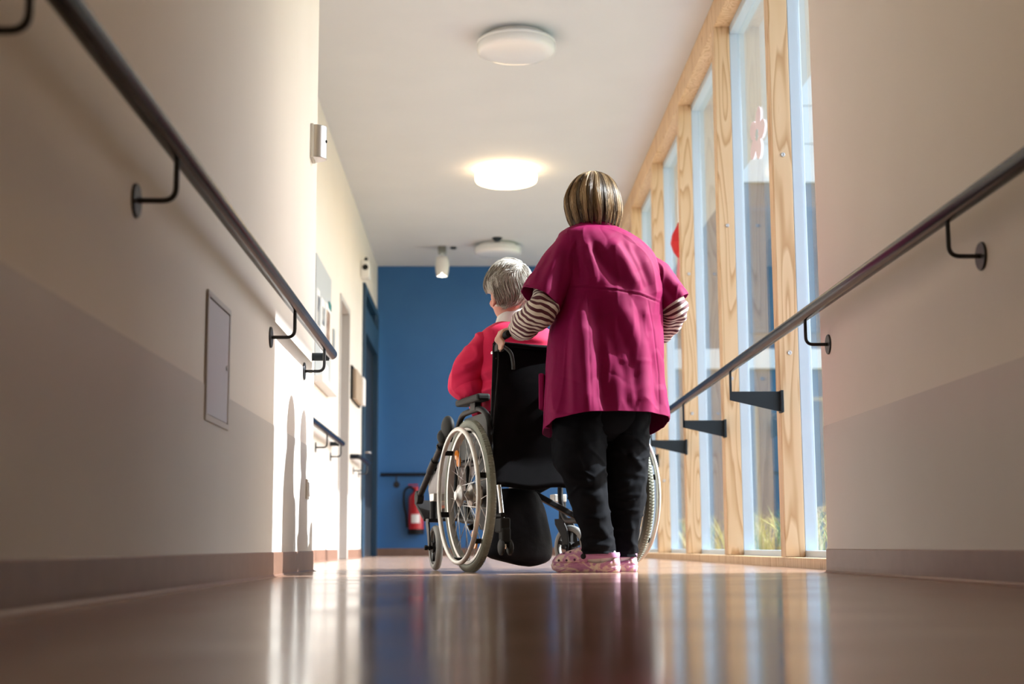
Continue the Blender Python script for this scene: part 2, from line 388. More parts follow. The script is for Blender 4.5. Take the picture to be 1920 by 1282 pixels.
# ================================================================= THINGS ON WALLS AND CEILING
# square hatch in the near left wall
ph0, ph1 = atX(383, 700, XL).y, atX(427, 700, XL).y; pz0, pz1 = .435, .785
hp = root('wall_hatch', 'square lilac-grey access hatch set in the near left wall under the handrail', 'hatch', (XL, (ph0+ph1)/2, pz0))
fr2 = MB(); t = .016
fr2.box((XL, ph0, pz0), (XL+.007, ph1, pz0+t)); fr2.box((XL, ph0, pz1-t), (XL+.007, ph1, pz1)); fr2.box((XL, ph0, pz0+t), (XL+.007, ph0+t, pz1-t)); fr2.box((XL, ph1-t, pz0+t), (XL+.007, ph1, pz1-t))
obj('hatch_frame', fr2, 'panelframe', hp, bevel=.0015)
dl = obj('hatch_door', MB().box((XL, ph0+t+.003, pz0+t+.003), (XL+.0045, ph1-t-.003, pz1-t-.003)), 'panel', hp, bevel=.001)
obj('lock', MB().lathe([(.008, 0), (.008, .003), (.004, .0035)], 16, disc_T(Vector((XL+.0045, ph1-.045, (pz0+pz1)/2)), (1, 0, 0))), 'silver', dl, smooth=40)
# silver half-round sensor near the corner
sy, sz = atX(584, 278, XL).y, atX(587, 278, XL).z
sn = root('wall_sensor', 'silver half-round wall sensor high on the near left wall by its corner', 'sensor', (XL, sy, sz-.075))
prof = [(0, -.05)]+[(.055*cos(a), .05*sin(a)) for a in np.linspace(-pi/2, pi/2, 17)]+[(0, .05)]
T = Matrix.Translation((XL+.012, sy, 0))
obj('housing', MB().prism(prof, sz-.068, sz+.078, T), 'silver', sn, bevel=.003, smooth=35)
obj('back_plate', MB().box((XL, sy-.052, sz-.072), (XL+.014, sy+.052, sz+.082)), 'offwhite', sn, bevel=.003)
obj('lens', MB().ellip((XL+.066, sy-.012, sz+.01), (.004, .007, .007)), 'plate', sn, smooth=180)
# socket low on the same wall end
ky, kz = atX(574, 917, XL).y, atX(574, 917, XL).z
ks = root('wall_socket', 'cream double socket cover low on the near left wall end', 'socket', (XL, ky, kz-.06))
obj('cover_frame', MB().box((XL, ky-.041, kz-.041), (XL+.010, ky+.041, kz+.041)), 'offwhite', ks, bevel=.003)
obj('rocker', MB().box((XL+.009, ky-.029, kz-.029), (XL+.014, ky+.029, kz+.029)), 'white', ks, bevel=.002)
# notice board with prints on the set-back wall
b0, b1 = atX(588, 560, XL2).y, atX(617, 560, XL2).y; bz0, bz1 = atX(605, 722, XL2).z, atX(590, 475, XL2).z
nb = root('notice_board', 'grey notice board with pinned photo prints on the set-back left wall', 'notice board', (XL2, (b0+b1)/2, bz0))
obj('board_panel', MB().box((XL2+.003, b0, bz0), (XL2+.018, b1, bz1)), 'board', nb, bevel=.002)
obj('ledge', MB().box((XL2+.003, b0, bz0-.05), (XL2+.075, b1, bz0)), 'white', nb, bevel=.004)
def onboard(u0, u1, v0, v1, m, name, d=.019):
    L = b1-b0; H = bz1-bz0
    obj(name, MB().box((XL2+d-.002, b0+u0*L, bz0+v0*H), (XL2+d+.003, b0+u1*L, bz0+v1*H)), m, nb)
for u0, u1, v0, v1, m in ((.03, .20, .28, .72, 'paper'), (.30, .52, .18, .70, 'paper'), (.58, .95, .34, .72, 'paper'), (.45, .8, .02, .18, 'paper')): onboard(u0, u1, v0, v1, m, 'paper_sheet')
for u0, u1, v0, v1, m in ((.06, .17, .42, .66, 'photo2'), (.36, .48, .48, .63, 'photo2'), (.64, .86, .40, .66, 'photo1'), (.78, .95, .70, .76, 'teal')): onboard(u0, u1, v0, v1, m, 'photo_print', .0235)
# light switch strip beside the doorway
p = atX(624, 640, XL2)
obj_ = obj('switch_plate', MB().box((XL2, p.y-.05, p.z-.10), (XL2+.014, p.y+.05, p.z+.10)), mat('grey_switch', (.36, .39, .40), .4), bevel=.003)
tag(obj_, 'narrow grey switch plate beside the grey doorway on the left', 'switch')
# hanging folder by the blue door
p0, p1 = atX(657, 690, XL2), atX(672, 765, XL2)
hf = root('wall_folder', 'tan and white folder hanging in a dark holder beside the blue door', 'folder', (XL2, (p0.y+p1.y)/2, p1.z))
obj('holder', MB().box((XL2, p0.y, p1.z), (XL2+.02, p1.y, p0.z+.03)), 'black', hf, bevel=.002)
obj('folder_cover', MB().box((XL2+.02, p0.y+.04, p1.z), (XL2+.055, p1.y-.25, p0.z)), 'tan', hf, bevel=.004)
obj('sheet', MB().box((XL2+.02, p1.y-.25, p1.z+.02), (XL2+.07, p1.y, p0.z)), 'paper', hf, bevel=.004)
# white device above the blue door
p = atX(677, 506, XL2)
cm = root('alarm_box', 'small white alarm box with dark eye above the blue door corner', 'alarm', (XL2, p.y, p.z))
obj('box_housing', MB().box((XL2, p.y-.1, p.z-.09), (XL2+.09, p.y+.12, p.z+.08)), 'white', cm, bevel=.012)
obj('eye', MB().lathe([(.03, 0), (.028, .008), (.01, .012)], 16, disc_T(Vector((XL2+.05, p.y-.1, p.z+.01)), (0, -1, 0))), 'black', cm, smooth=40)
obj('knob', MB().lathe([(.014, 0), (.02, .03), (.012, .05)], 14, Matrix.Translation((XL2+.05, p.y, p.z+.08))), 'plate', cm, smooth=40)

def ceiling_lamp(px, py, dia_px, on, label, at=None):
    zc = CEIL-.075
    if at: p = Vector(at); R = .27
    else: p = atZ(px, py, zc); R = min(max(dia_px/2/(2667/p.y), .25), .275)
    t = root('ceiling_lamp', label, 'lamp', (p.x, p.y, CEIL), group='round ceiling lamps')
    T = Matrix.Translation((p.x, p.y, CEIL))
    obj('mounting_ring', MB().lathe([(R*.76, -.022), (R*.76, -.002), (R*.4, -.001)], 48, T), 'white', t, smooth=40)
    pr = [(R*.74, -.020), (R*.82, -.026), (R*.95, -.036), (R*1., -.05), (R*1., -.058), (R*.985, -.062), (R, -.067), (R*1., -.098), (R*.975, -.112), (R*.90, -.121), (R*.7, -.127), (R*.35, -.130), (R*.02, -.131)]
    obj('opal_shade', MB().lathe(pr, 56, T), 'opal_on' if on else 'opal', t, smooth=50)
    return p
ceiling_lamp(968, 88, 154, False, 'unlit round opal ceiling lamp, nearest of the three in the corridor')
ceiling_lamp(949, 333, 119, True, 'glowing round opal ceiling lamp, the only lit one')
l3 = ceiling_lamp(933, 470, 90, False, 'unlit round ceiling lamp farthest down, behind the smoke detector')
for y_, lb_ in ((2.6, 'warm lit round ceiling lamp just ahead of the camera, above the frame'), (-.7, 'warm lit round ceiling lamp behind the camera')):
    ceiling_lamp(0, 0, 0, True, lb_, (.29, y_, CEIL))
# smoke detector in front of the far lamp
p = atZ(932, 449, CEIL-.02)
sdt = root('smoke_detector', 'small dark smoke detector on the ceiling before the farthest lamp', 'detector', (p.x, p.y, CEIL))
T = Matrix.Translation((p.x, p.y, CEIL))
obj('detector_base', MB().lathe([(.055, -.012), (.055, -.001), (.03, -.0005)], 24, T), 'plate', sdt, smooth=40)
obj('sensor_dome', MB().lathe([(.042, -.012), (.04, -.026), (.026, -.04), (.004, -.043)], 24, T), 'plate', sdt, smooth=50)
# small dark detector beside the spotlight
p = atZ(850, 463, CEIL)
o_ = obj('ceiling_detector', MB().lathe([(.03, -.022), (.034, -.012), (.036, -.001), (.01, -.0005)], 20, Matrix.Translation((p.x, p.y, CEIL))), 'plate', smooth=40)
tag(o_, 'tiny dark ceiling detector between spotlight and farthest lamp', 'detector')
# spotlight
p = atZ(829, 463, CEIL); sl = root('spotlight', 'white ceiling spotlight with a glowing bulb before the blue wall', 'spotlight', (p.x, p.y, CEIL))
T = Matrix.Translation((p.x, p.y, CEIL))
obj('mount', MB().box((p.x-.045, p.y-.06, CEIL-.075), (p.x+.045, p.y+.06, CEIL-.001)), mat('grey_mount', (.18, .19, .18), .5), sl, bevel=.006)
obj('stem', MB().tube([(p.x, p.y, CEIL-.07), (p.x, p.y, CEIL-.12)], .012, 10), 'silver', sl, smooth=40)
hd = obj('shade', MB().lathe([(.035, -.105), (.062, -.115), (.075, -.16), (.078, -.22), (.070, -.29), (.060, -.33), (.055, -.33), (.064, -.29), (.07, -.22)], 32, T, cap=False), 'white', sl, smooth=60)
obj('bulb', MB().ellip((p.x, p.y-.03, CEIL-.305), (.032, .036, .036)), 'bulb', hd, smooth=180)
# fire extinguisher on the blue wall
fp = atY(780, 1000, YB-.09); fx = fp.x; fz = atY(780, 1002, YB-.09).z; ft = atY(780, 925, YB-.09).z
fe = root('fire_extinguisher', 'red fire extinguisher with white label mounted on the blue wall', 'fire extinguisher', (fx, YB-.09, fz))
T = Matrix.Translation((fx, YB-.09, 0)); R = .088
obj('cylinder', MB().lathe([(R, fz+.05), (R, ft-.07), (R*.92, ft-.03), (R*.6, ft), (.03, ft+.012), (.03, ft+.03)], 36, T), 'red', fe, smooth=50)
obj('base_ring', MB().lathe([(R*.96, fz), (R*1.03, fz+.005), (R*1.03, fz+.06), (R*.96, fz+.062)], 36, T), 'black', fe, smooth=50)
vh = MB().lathe([(.022, ft+.03), (.022, ft+.07), (.012, ft+.08)], 16, T); vh.box((fx-.10, YB-.105, ft+.06), (fx+.03, YB-.075, ft+.08)); vh.box((fx-.09, YB-.105, ft+.095), (fx+.02, YB-.075, ft+.108))
obj('valve_head', vh, 'red', fe, bevel=.003, smooth=40)
obj('hose', MB().tube(smooth_path([(fx-.02, YB-.09, ft+.05), (fx-.08, YB-.10, ft+.075), (fx-.135, YB-.10, ft+.02), (fx-.14, YB-.10, ft-.12), (fx-.115, YB-.10, fz+.22), (fx-.10, YB-.10, fz+.08)]), .014, 10), 'black', fe, smooth=60)
lb = MB(); a0, a1 = radians(235), radians(300); vs = []; K = 10
for z in (fz+.13, fz+.23):
    for i in range(K+1):
        a = a0+(a1-a0)*i/K
        for r_ in (R+.0003, R+.002): vs.append((fx+r_*cos(a), YB-.09+r_*sin(a), z))
n_ = 2*(K+1); fs = []
for i in range(K): fs += [(2*i+1, 2*i+3, n_+2*i+3, n_+2*i+1), (2*i, n_+2*i, n_+2*i+2, 2*i+2), (2*i, 2*i+2, 2*i+3, 2*i+1), (n_+2*i, n_+2*i+1, n_+2*i+3, n_+2*i+2)]
fs += [(0, 1, n_+1, n_), (2*K, n_+2*K, n_+2*K+1, 2*K+1)]
lb.add(vs, fs); obj('paper_label', lb, 'label', fe)
obj('wall_hook', MB().box((fx-.02, YB-.03, ft-.02), (fx+.02, YB, ft+.05)), 'blackm', fe, bevel=.002)

# flower decal on the glass, red ornament
fc = atX(1418, 253, GX-.008)
M['petal'] = mat('pink_window_film', (.80, .70, .80), .4); M['petalc'] = mat('blue_grey_film', (.45, .60, .66), .4)
fl = root('flower_decal', 'pale pink five-petal flower decal on the window pane', 'decal', fc)
R0 = (atX(1418, 205, GX).z-atX(1418, 300, GX).z)/2
for k in range(5):
    a = pi/2+k*2*pi/5+.35; T = Matrix.Translation((GX-.0042, fc.y, fc.z)) @ Matrix(((0, 0, 1, 0), (1, 0, 0, 0), (0, 1, 0, 0), (0, 0, 0, 1))) @ Matrix.Diagonal((1.45, 1, 1, 1)) @ Matrix.Rotation(a, 4, 'Z') @ Matrix.Translation((R0*.62, 0, 0))
    obj('petal', MB().prism([(R0*.46*cos(q), R0*.36*sin(q)) for q in np.linspace(0, 2*pi, 24, endpoint=False)], -.0005-.0001*k, .0006, T), 'petal', fl)
T = Matrix.Translation((GX-.0045, fc.y, fc.z)) @ Matrix(((0, 0, 1, 0), (1, 0, 0, 0), (0, 1, 0, 0), (0, 0, 0, 1)))
obj('flower_centre', MB().prism([(R0*.24*cos(q), R0*.24*sin(q)) for q in np.linspace(0, 2*pi, 20, endpoint=False)], -.0012, .0006, T), 'petalc', fl)
ra = atX(1273, 455, GX-.03); rh = root('window_ornament', 'red paper ornament hanging at the window behind the woman in magenta', 'ornament', ra)
obj('pendant', MB().lathe([(.004, -.13), (.05, -.07), (.075, .0), (.06, .07), (.02, .13), (.006, .16)], 5, Matrix.Translation(ra)), mat('red_paper', (.6, .02, .02), .6), rh)
obj('tassel', MB().tube([ra+Vector((0, 0, -.12)), ra+Vector((0, 0, -.32))], [.012, .03], 8), mat('pink_tassel', (.7, .25, .25), .7), rh)
obj('string', MB().tube([ra+Vector((0, 0, .15)), ra+Vector((0, 0, .5))], .002, 6), 'paper', rh)

# ================================================================= OUTSIDE, BEYOND THE GLASS
M['grass'] = mottle(mat('courtyard_turf', rough=.9), (.10, .16, .03), (.26, .30, .07), 7., lo=.3, hi=.7)
M['facade_white'] = mat('white_facade_panel', (.80, .80, .78), .5)
M['facade_grey'] = mat('slate_facade', (.10, .125, .15), .5)
M['facade_low'] = mat('reflection_blue_render', (.03, .11, .18), .6)  # blue painted in for the end wall's reflection in the window panes
M['timber'] = mat('weathered_timber', (.40, .30, .18), .7)
M['darkglass'] = mat('reflection_blue_window', (.02, .08, .13), .1)  # dark far glass, its blue tint painted in for the same reflection
M['paving'] = mottle(mat('grey_courtyard_paving', rough=.85), (.24, .24, .235), (.31, .31, .30), 5.)
struct('ground_outside', MB().box((GX+.1, -12, -.14), (40, 50, -.03)), 'paving')
struct('lawn_outside', MB().box((5.5, 6, -.05), (30, 24, -.015)), 'grass')
YF = 25.
bd = root('neighbouring_building', 'pale building across the courtyard seen through the tall windows', 'building', (8, YF, 0))
obj('ground_floor_wall', MB().box((2.2, YF, -.1), (18, YF+8, 3.2)), 'facade_low', bd)
obj('storey_band', MB().box((2.2, YF-.12, 3.2), (18, YF+8, 3.55)), 'facade_white', bd, bevel=.01)
obj('middle_wall', MB().box((2.2, YF+.02, 3.55), (18, YF+8, 6.6)), 'facade_grey', bd)
k0 = None
for r_ in range(5):
    for c in range(9):
        T = Matrix.Translation(Vector((2.2+c*1.7, YF-.05, 6.6+r_*.72))-bd.location)
        if k0 is None: k0 = obj('cladding_panel', MB().box((.01, 0, .01), (1.69, .06, .71)), 'facade_white', bd, world=False, T=T)
        else: copy_child(k0, bd, T)
obj('upper_wall', MB().box((2.2, YF+.01, 6.6), (18, YF+8, 10.25)), 'facade_grey', bd)
k0 = None
for z0, hh in ((.5, 2.2), (3.85, 2.3)):
    k0 = None
    for c in range(7):
        T = Matrix.Translation(Vector((2.7+c*2.2, YF-.03, z0))-bd.location)
        if k0 is None:
            k0 = obj('far_window', MB().box((0, 0, 0), (1.3, .05, hh)), 'facade_low' if z0 > 3 else 'timber', bd, world=False, T=T)
            g0 = obj('far_pane', MB().box((.07, -.012, .07), (1.23, .0, hh-.07)), 'darkglass', k0, world=False)
        else:
            w_ = copy_child(k0, bd, T); copy_child(g0, w_, Matrix.Identity(4))
# timber bench outside
bx, by = 3.0, 12.2
bn = root('garden_bench', 'weathered slatted timber bench standing outside the windows', 'bench', (bx, by, -.02))
for k in range(5):
    obj('seat_slat', MB().box((bx+.1*k, by-.8, .40), (bx+.1*k+.085, by+.8, .435)), 'timber', bn, bevel=.004)
for k in range(3):
    obj('back_slat', MB().box((bx+.50, by-.8, .52+.13*k), (bx+.53, by+.8, .63+.13*k)), 'timber', bn, bevel=.004)
for sx in (.03, .45):
    for sy_ in (-.7, .64): obj('leg', MB().box((bx+sx, by+sy_, -.02), (bx+sx+.06, by+sy_+.06, .40 if sx < .3 else .95)), 'timber', bn, bevel=.004)
# tufts of ornamental grass along the glass
def tuft(x, y, h, n, label, cols, seed):
    r = np.random.default_rng(seed); mb = MB()
    for _ in range(n):
        a = r.uniform(0, 2*pi); hh = h*r.uniform(.55, 1.05); lean = r.uniform(.1, .75)*hh; wd = r.uniform(.004, .009)
        b0 = Vector((x+r.normal()*.07, y+r.normal()*.07, -.03)); d = Vector((cos(a), sin(a), 0)); q = Vector((-sin(a), cos(a), 0))
        vs = []
        for i in range(5):
            t = i/4; p = b0+d*lean*t*t+Vector((0, 0, hh*(t-.28*t*t*lean/hh))); ww = wd*(1-t)**.7+.0006
            vs += [p-q*ww, p+q*ww]
        mb.add(vs, [(2*i, 2*i+1, 2*i+3, 2*i+2) for i in range(4)], int(r.integers(0, len(cols))))
    t = root('grass_tuft', label, 'plant', (x, y, -.03), group='ornamental grasses outside the glass')
    me = mb.mesh('blades')
    o = obj('blades', me, cols[0], t, clean=False)
    for c in cols[1:]: o.data.materials.append(c)
    o.data.polygons.foreach_set('material_index', mb.m)
gcols = [mat('yellow_green_blade', (.42, .44, .10), .6), mat('green_blade', (.14, .26, .05), .6), mat('straw_blade', (.60, .50, .22), .6)]
wher = ['nearest the right wall', 'second from the right wall', 'third from the right wall', 'fourth from the right wall', 'fifth from the right wall', 'sixth from the right wall', 'seventh from the right wall', 'farthest from the right wall']
for i, (x, y, h) in enumerate(((1.98, 7.1, .36), (2.12, 7.9, .42), (2.0, 8.8, .40), (2.2, 9.7, .5), (2.05, 10.7, .42), (2.25, 12.0, .5), (2.1, 13.4, .45), (2.3, 15.0, .5))):
    tuft(x, y, h, 150, 'yellow-green grass tuft outside the glass, '+wher[i], gcols, 40+i)

# ================================================================= WHEELCHAIR
M['alu'] = mat('satin_aluminium', (.62, .61, .58), .38, metal=.75)
M['hubm'] = mat('machined_hub', (.42, .41, .39), .3, metal=.9)
M['chrome'] = mat('bright_chrome', (.80, .80, .80), .16, metal=1.)
M['spokem'] = mat('steel_spoke', (.75, .76, .77), .35, metal=.6)
M['tyre'] = mottle(mat('grey_green_tyre', rough=.6), (.21, .23, .185), (.25, .27, .22), 30.)
M['ctyre'] = mat('grey_caster_tyre', (.26, .27, .26), .55)
M['fabric'] = mottle(mat('black_nylon', rough=.85, spec=.12), (.004, .004, .005), (.007, .006, .008), 20., bump=.25, bscale=500, bdist=.0006)
M['bagm'] = mottle(mat('black_bag_cloth', rough=.7, spec=.2), (.004, .005, .007), (.011, .010, .014), 9., bump=.5, bscale=14, bdist=.012)
M['bframe'] = mat('black_chair_frame', (.007, .007, .008), .5, spec=.2)
M['padm'] = mat('dark_grey_pad', (.014, .016, .016), .65, spec=.25)
M['guard'] = mat('grey_side_guard', (.035, .038, .038), .55, spec=.3)
M['orange'] = mat('orange_reflector', (.85, .26, .01), .25); bsdf(M['orange']).inputs['Coat Weight'].default_value = .6
PHI = radians(18.0)
fwd = Vector((-sin(PHI), cos(PHI), 0)); rgt = Vector((cos(PHI), sin(PHI), 0))
WR, TRK = .306, .335
Lw = atY(880, 927, 5.80); O = Vector((Lw.x, Lw.y, 0))+rgt*TRK
wc = root('wheelchair', 'black folding wheelchair with grey tyres pushed by the woman in magenta', 'wheelchair', O, PHI)
def WP(x, y, z): return O+rgt*x+fwd*y+Vector((0, 0, z))
def wobj(name, mb, m, parent=wc, **k): return obj(name, mb, m, parent, world=False, **k)
RX = Matrix.Rotation(pi/2, 4, 'Y')                          # lathe axis Z -> X
def ringpts(r, n, x=0): return [(x, r*cos(2*pi*i/n), r*sin(2*pi*i/n)) for i in range(n)]
def torus(r, rr, n=72, seg=12, x=0., flat=1.): return MB().tube(ringpts(r, n, x), rr, seg, closed=True, upv=(1, 0, 0), flat=flat)
spoke_src = None
for side in (-1, 1):
    T = Matrix.Translation((side*TRK, 0, WR)) @ Matrix.Rotation(radians(0.4*side), 4, 'Y')
    rim = MB(); pr = [(.262, -.013), (.269, -.0145), (.2745, -.0145), (.271, -.006), (.2695, 0), (.271, .006), (.2745, .0145), (.269, .0145), (.262, .013), (.2605, 0)]
    vs = []; n = 80; K = len(pr)
    for i in range(n):
        a = 2*pi*i/n
        for r_, x in pr: vs.append((x, r_*cos(a), r_*sin(a)))
    rim.add(vs, [(i*K+j, i*K+(j+1) % K, ((i+1) % n)*K+(j+1) % K, ((i+1) % n)*K+j) for i in range(n) for j in range(K)])
    wh = wobj('rear_wheel', rim, 'alu', smooth=40, T=T)
    ty = torus(.289, .0175, 90, 14); 
    wobj('tyre', ty, 'tyre', wh, smooth=180)
    tr = MB()
    for i in range(150):                                   # fine tread ribs
        a = 2*pi*i/150
        Tt = Matrix.Rotation(a, 4, 'X') @ Matrix.Translation((0, 0, .3055))
        tr.box((-.011, -.0022, -.002), (-.001, .0022, .0016), Tt); tr.box((.001, -.0022+.004, -.002), (.011, .0022+.004, .0016), Tt)
    wobj('tread', tr, 'tyre', wh)['kind'] = 'stuff'
    pr_ = wobj('push_rim', torus(.268, .0098, 80, 12, side*.048), 'alu', wh, smooth=180)
    for k in range(6):
        a = 2*pi*k/6+.25
        wobj('rim_bracket', MB().box((min(side*.010, side*.046), -.011, .258), (max(side*.010, side*.046), .011, .266), Matrix.Rotation(a, 4, 'X')), 'black', wh, bevel=.002)
    hub = MB()
    hub.lathe([(.004, .062), (.018, .060), (.026, .052), (.044, .044), (.046, .040), (.030, .034), (.020, .026), (.020, .005), (.048, -.002), (.050, -.010), (.050, -.040), (.044, -.046), (.012, -.05)], 32, (RX if side > 0 else Matrix.Rotation(-pi/2, 4, 'Y')))
    wobj('hub', hub, 'hubm', wh, smooth=35)
    for k in range(28):
        s_ = 1 if k % 2 else -1
        a0 = 2*pi*k/28; x0 = side*(.038 if k % 2 else -.006); off = (.9 if (k//2) % 2 else -.9)
        p0 = Vector((x0, .044*cos(a0+off), .044*sin(a0+off))); p1 = Vector((0, .264*cos(a0), .264*sin(a0)))
        d = (p1-p0); 
        if spoke_src is None:
            spoke_src = wobj('spoke', MB().tube([(0, 0, 0), (0, 0, 1)], .0017, 5), 'spokem', wh, smooth=180); sp = spoke_src
        else:
            sp = spoke_src.copy(); COL.objects.link(sp); sp.parent = wh
        sp.matrix_local = Matrix.Translation(p0) @ d.to_track_quat('Z', 'Y').to_matrix().to_4x4() @ Matrix.Scale(d.length, 4, (0, 0, 1))
    for a in (radians(-118), radians(52)):                 # two-lobed orange reflectors on the spokes
        Tt = Matrix.Rotation(a, 4, 'X') @ Matrix.Translation((side*.010, .20, 0))
        rf = MB()
        for dy in (-.018, .018): rf.lathe([(.020, -.004), (.022, 0), (.020, .004), (.004, .006)], 20, Tt @ Matrix.Translation((0, dy, 0)) @ RX)
        wobj('reflector', rf, 'orange', wh, smooth=40)
# frame
for s_ in (-1, 1):
    fr3 = MB()
    x = s_*.245
    fr3.tube([(x, -.03, .445), (x, .43, .455)], .0125, 12)
    fr3.tube(fillet([(x, -.02, .20), (x, .42, .215), (x, .475, .30), (x, .46, .52)], .06), .0125, 12)
    fr3.tube([(x, .0, .19), (x, -.02, .46)], .0125, 12)
    fr3.tube([(x, .30, .21), (x, .30, .45)], .0115, 12)
    fr3.tube([(x, -.02, .22), (x-s_*.0, -.16, .225)], .0105, 10)
    wobj('side_frame', fr3, 'bframe', smooth=50)
for s_ in (-1, 1):
    cb = MB().box((-.012, -.016, -.315), (.012, .016, .315), Matrix.Translation((0, .16+.02*s_, .32)) @ Matrix.Rotation(s_*radians(63), 4, 'Y'))
    wobj('cross_brace', cb, 'bframe', bevel=.004)
    wobj('axle_plate', MB().box((s_*.27-.005, -.055, .17), (s_*.27+.005, .055, .46)).tube([(s_*.262, 0, WR), (s_*.33, 0, WR)], .010, 12), 'guard', bevel=.002, smooth=40)
    x = s_*.245
    cane = MB().tube(fillet([(x, -.02, .30), (x, -.03, .55), (x, -.075, .915), (x, -.13, .938), (x, -.15, .938)], .035, 6), .0115, 12)
    cn = wobj('back_cane', cane, 'bframe', smooth=50)
    wobj('grip', MB().tube([(x, -.118, .9375), (x, -.13, .938), (x, -.225, .941), (x, -.235, .9412)], [.0155, .0165, .0165, .012], 14), 'black', cn, smooth=50)
    bl = MB().tube(smooth_path([(x+.004, -.10, .915), (x+.012, -.14, .895), (x+.03, -.165, .875), (x+.038, -.17, .84), (x+.040, -.172, .805)]), [.009]*17+[.0085]*16, 10, flat=.65) if False else MB().tube(smooth_path([(x+.004, -.10, .915), (x+.014, -.14, .90), (x+.032, -.165, .875), (x+.040, -.17, .84), (x+.042, -.172, .805)]), .0075, 10)
    bl.box((x-.014, -.135, .885), (x+.016, -.09, .922))
    wobj('brake_lever', bl, 'guard', cn, smooth=50, bevel=.002)
    wobj('brake_cable', MB().tube(smooth_path([(x, -.11, .885), (x-.005, -.115, .80), (x-.012, -.085, .62), (x-.02, -.05, .45), (x-.02, 0, .34)]), .0028, 8), 'black', cn, smooth=180)
    wobj('bolt', MB().lathe([(.008, 0), (.008, .004), (.003, .006)], 14, disc_T(Vector((x-.003, -.088, .86)), (0, -1, 0))), 'chrome', cn, smooth=40)
    wobj('bolt', MB().lathe([(.006, 0), (.006, .004), (.003, .005)], 14, disc_T(Vector((x-.012, -.068, .885)), (-1, -.4, 0))), 'chrome', cn, smooth=40)
    # armrest
    xa = s_*.265
    ar = MB().tube(fillet([(xa, .40, .44), (xa, .41, .58), (xa, .33, .665), (xa, .06, .672), (xa, -.055, .62), (xa, -.06, .47)], .06), .0125, 12)
    an = wobj('armrest_frame', ar, 'bframe', smooth=50)
    wobj('armrest_pad', MB().box((xa-.030, .02, .698), (xa+.030, .33, .728)), 'padm', an, bevel=.010, seg=3)
    wobj('pad_post', MB().box((xa-.014, .10, .665), (xa+.014, .17, .70)), 'bframe', an, bevel=.003)
    wobj('side_guard', MB().prism([(-.03, .47), (.39, .47), (.39, .58), (.31, .645), (.07, .65), (-.03, .60)], xa-s_*.010-.002, xa-s_*.010+.002, Matrix(((0, 0, 1, 0), (1, 0, 0, 0), (0, 1, 0, 0), (0, 0, 0, 1)))), 'guard', an, bevel=.001)
# backrest cloth, long flap hanging behind the seat
bk = []; nz, nx = 26, 20
for j in range(nz+1):
    v = j/nz; z = .922-(.922-.335)*v
    for i in range(nx+1):
        u = i/nx*2-1
        y = -.030-.045*max(0, (z-.45)/.47)-.028*(1-u*u)*(.4+.6*sin(pi*min(1, v*1.2)))-.012*(v > .8)*(v-.8)*5
        zz = z-.012*(1-u*u)*(1-v)+.006*sin(u*7+1)*v
        bk.append((u*.262, y-.016, zz))
me = MB(); me.add(bk, [(j*(nx+1)+i, j*(nx+1)+i+1, (j+1)*(nx+1)+i+1, (j+1)*(nx+1)+i) for j in range(nz) for i in range(nx)])
bo = wobj('backrest_cloth', me, 'fabric', smooth=180, solid=.014)
wobj('top_hem', MB().tube([(u*.262, -.104-.028*(1-u*u)*.4, .920-.012*(1-u*u)) for u in np.linspace(-1, 1, 14)], .010, 10), 'fabric', bo, smooth=180)
wobj('seat_cushion', MB().box((-.235, .0, .455), (.235, .43, .515)), 'fabric', bevel=.02, seg=4)
# casters
def caster(x, y, ang, s_):
    R = .098
    T = Matrix.Translation((x, y, 0)) @ Matrix.Rotation(ang, 4, 'Z')
    fk = MB()
    for q in (-1, 1):
        fk.prism([(-.062, .086), (-.038, .086), (-.018, .15), (.018, .20), (.018, .222), (-.03, .222), (-.056, .18), (-.068, .12)], q*.029-.0035, q*.029+.0035, Matrix(((0, 0, 1, 0), (1, 0, 0, 0), (0, 1, 0, 0), (0, 0, 0, 1))))
    fk.box((-.032, -.045, .208), (.032, .02, .224)); fk.tube([(0, 0, .215), (0, 0, .30)], .017, 14); fk.tube([(-.037, -.05, R), (.037, -.05, R)], .008, 12)
    c = wobj('front_caster', fk, 'bframe', smooth=40, bevel=.002, T=T)
    cw = torus(R-.016, .0155, 48, 12, 0); 
    Tw = Matrix.Translation((0, -.05, R))
    wobj('caster_tyre', cw, 'ctyre', c, smooth=180, T=Tw)
    hb = MB().lathe([(.022, -.016), (.024, 0), (.022, .016)], 20, RX)
    for k in range(5): hb.box((-.008, -.008, .018), (.008, .008, R-.026), Matrix.Rotation(2*pi*k/5, 4, 'X'))
    hb.lathe([(R-.030, -.010), (R-.026, -.012), (R-.026, .012), (R-.030, .010)], 40, RX, cap=False)
    wobj('caster_hub', hb, 'black', c, smooth=40, T=Tw)
    wobj('axle_nut', MB().lathe([(.011, 0), (.011, .012), (.006, .014)], 6, Matrix.Translation((-.037, -.05, R)) @ Matrix.Rotation(-pi/2, 4, 'Y')), 'black', c, T=None)
    br = MB().box((min(x, s_*.245)-.01, y-.03, .30), (max(x, s_*.245)+.01, y+.03, .335))
    wobj('caster_housing', br, 'alu', bevel=.004)
caster(-.325, .55, radians(-5), -1)
caster(.285, .55, radians(24), 1)
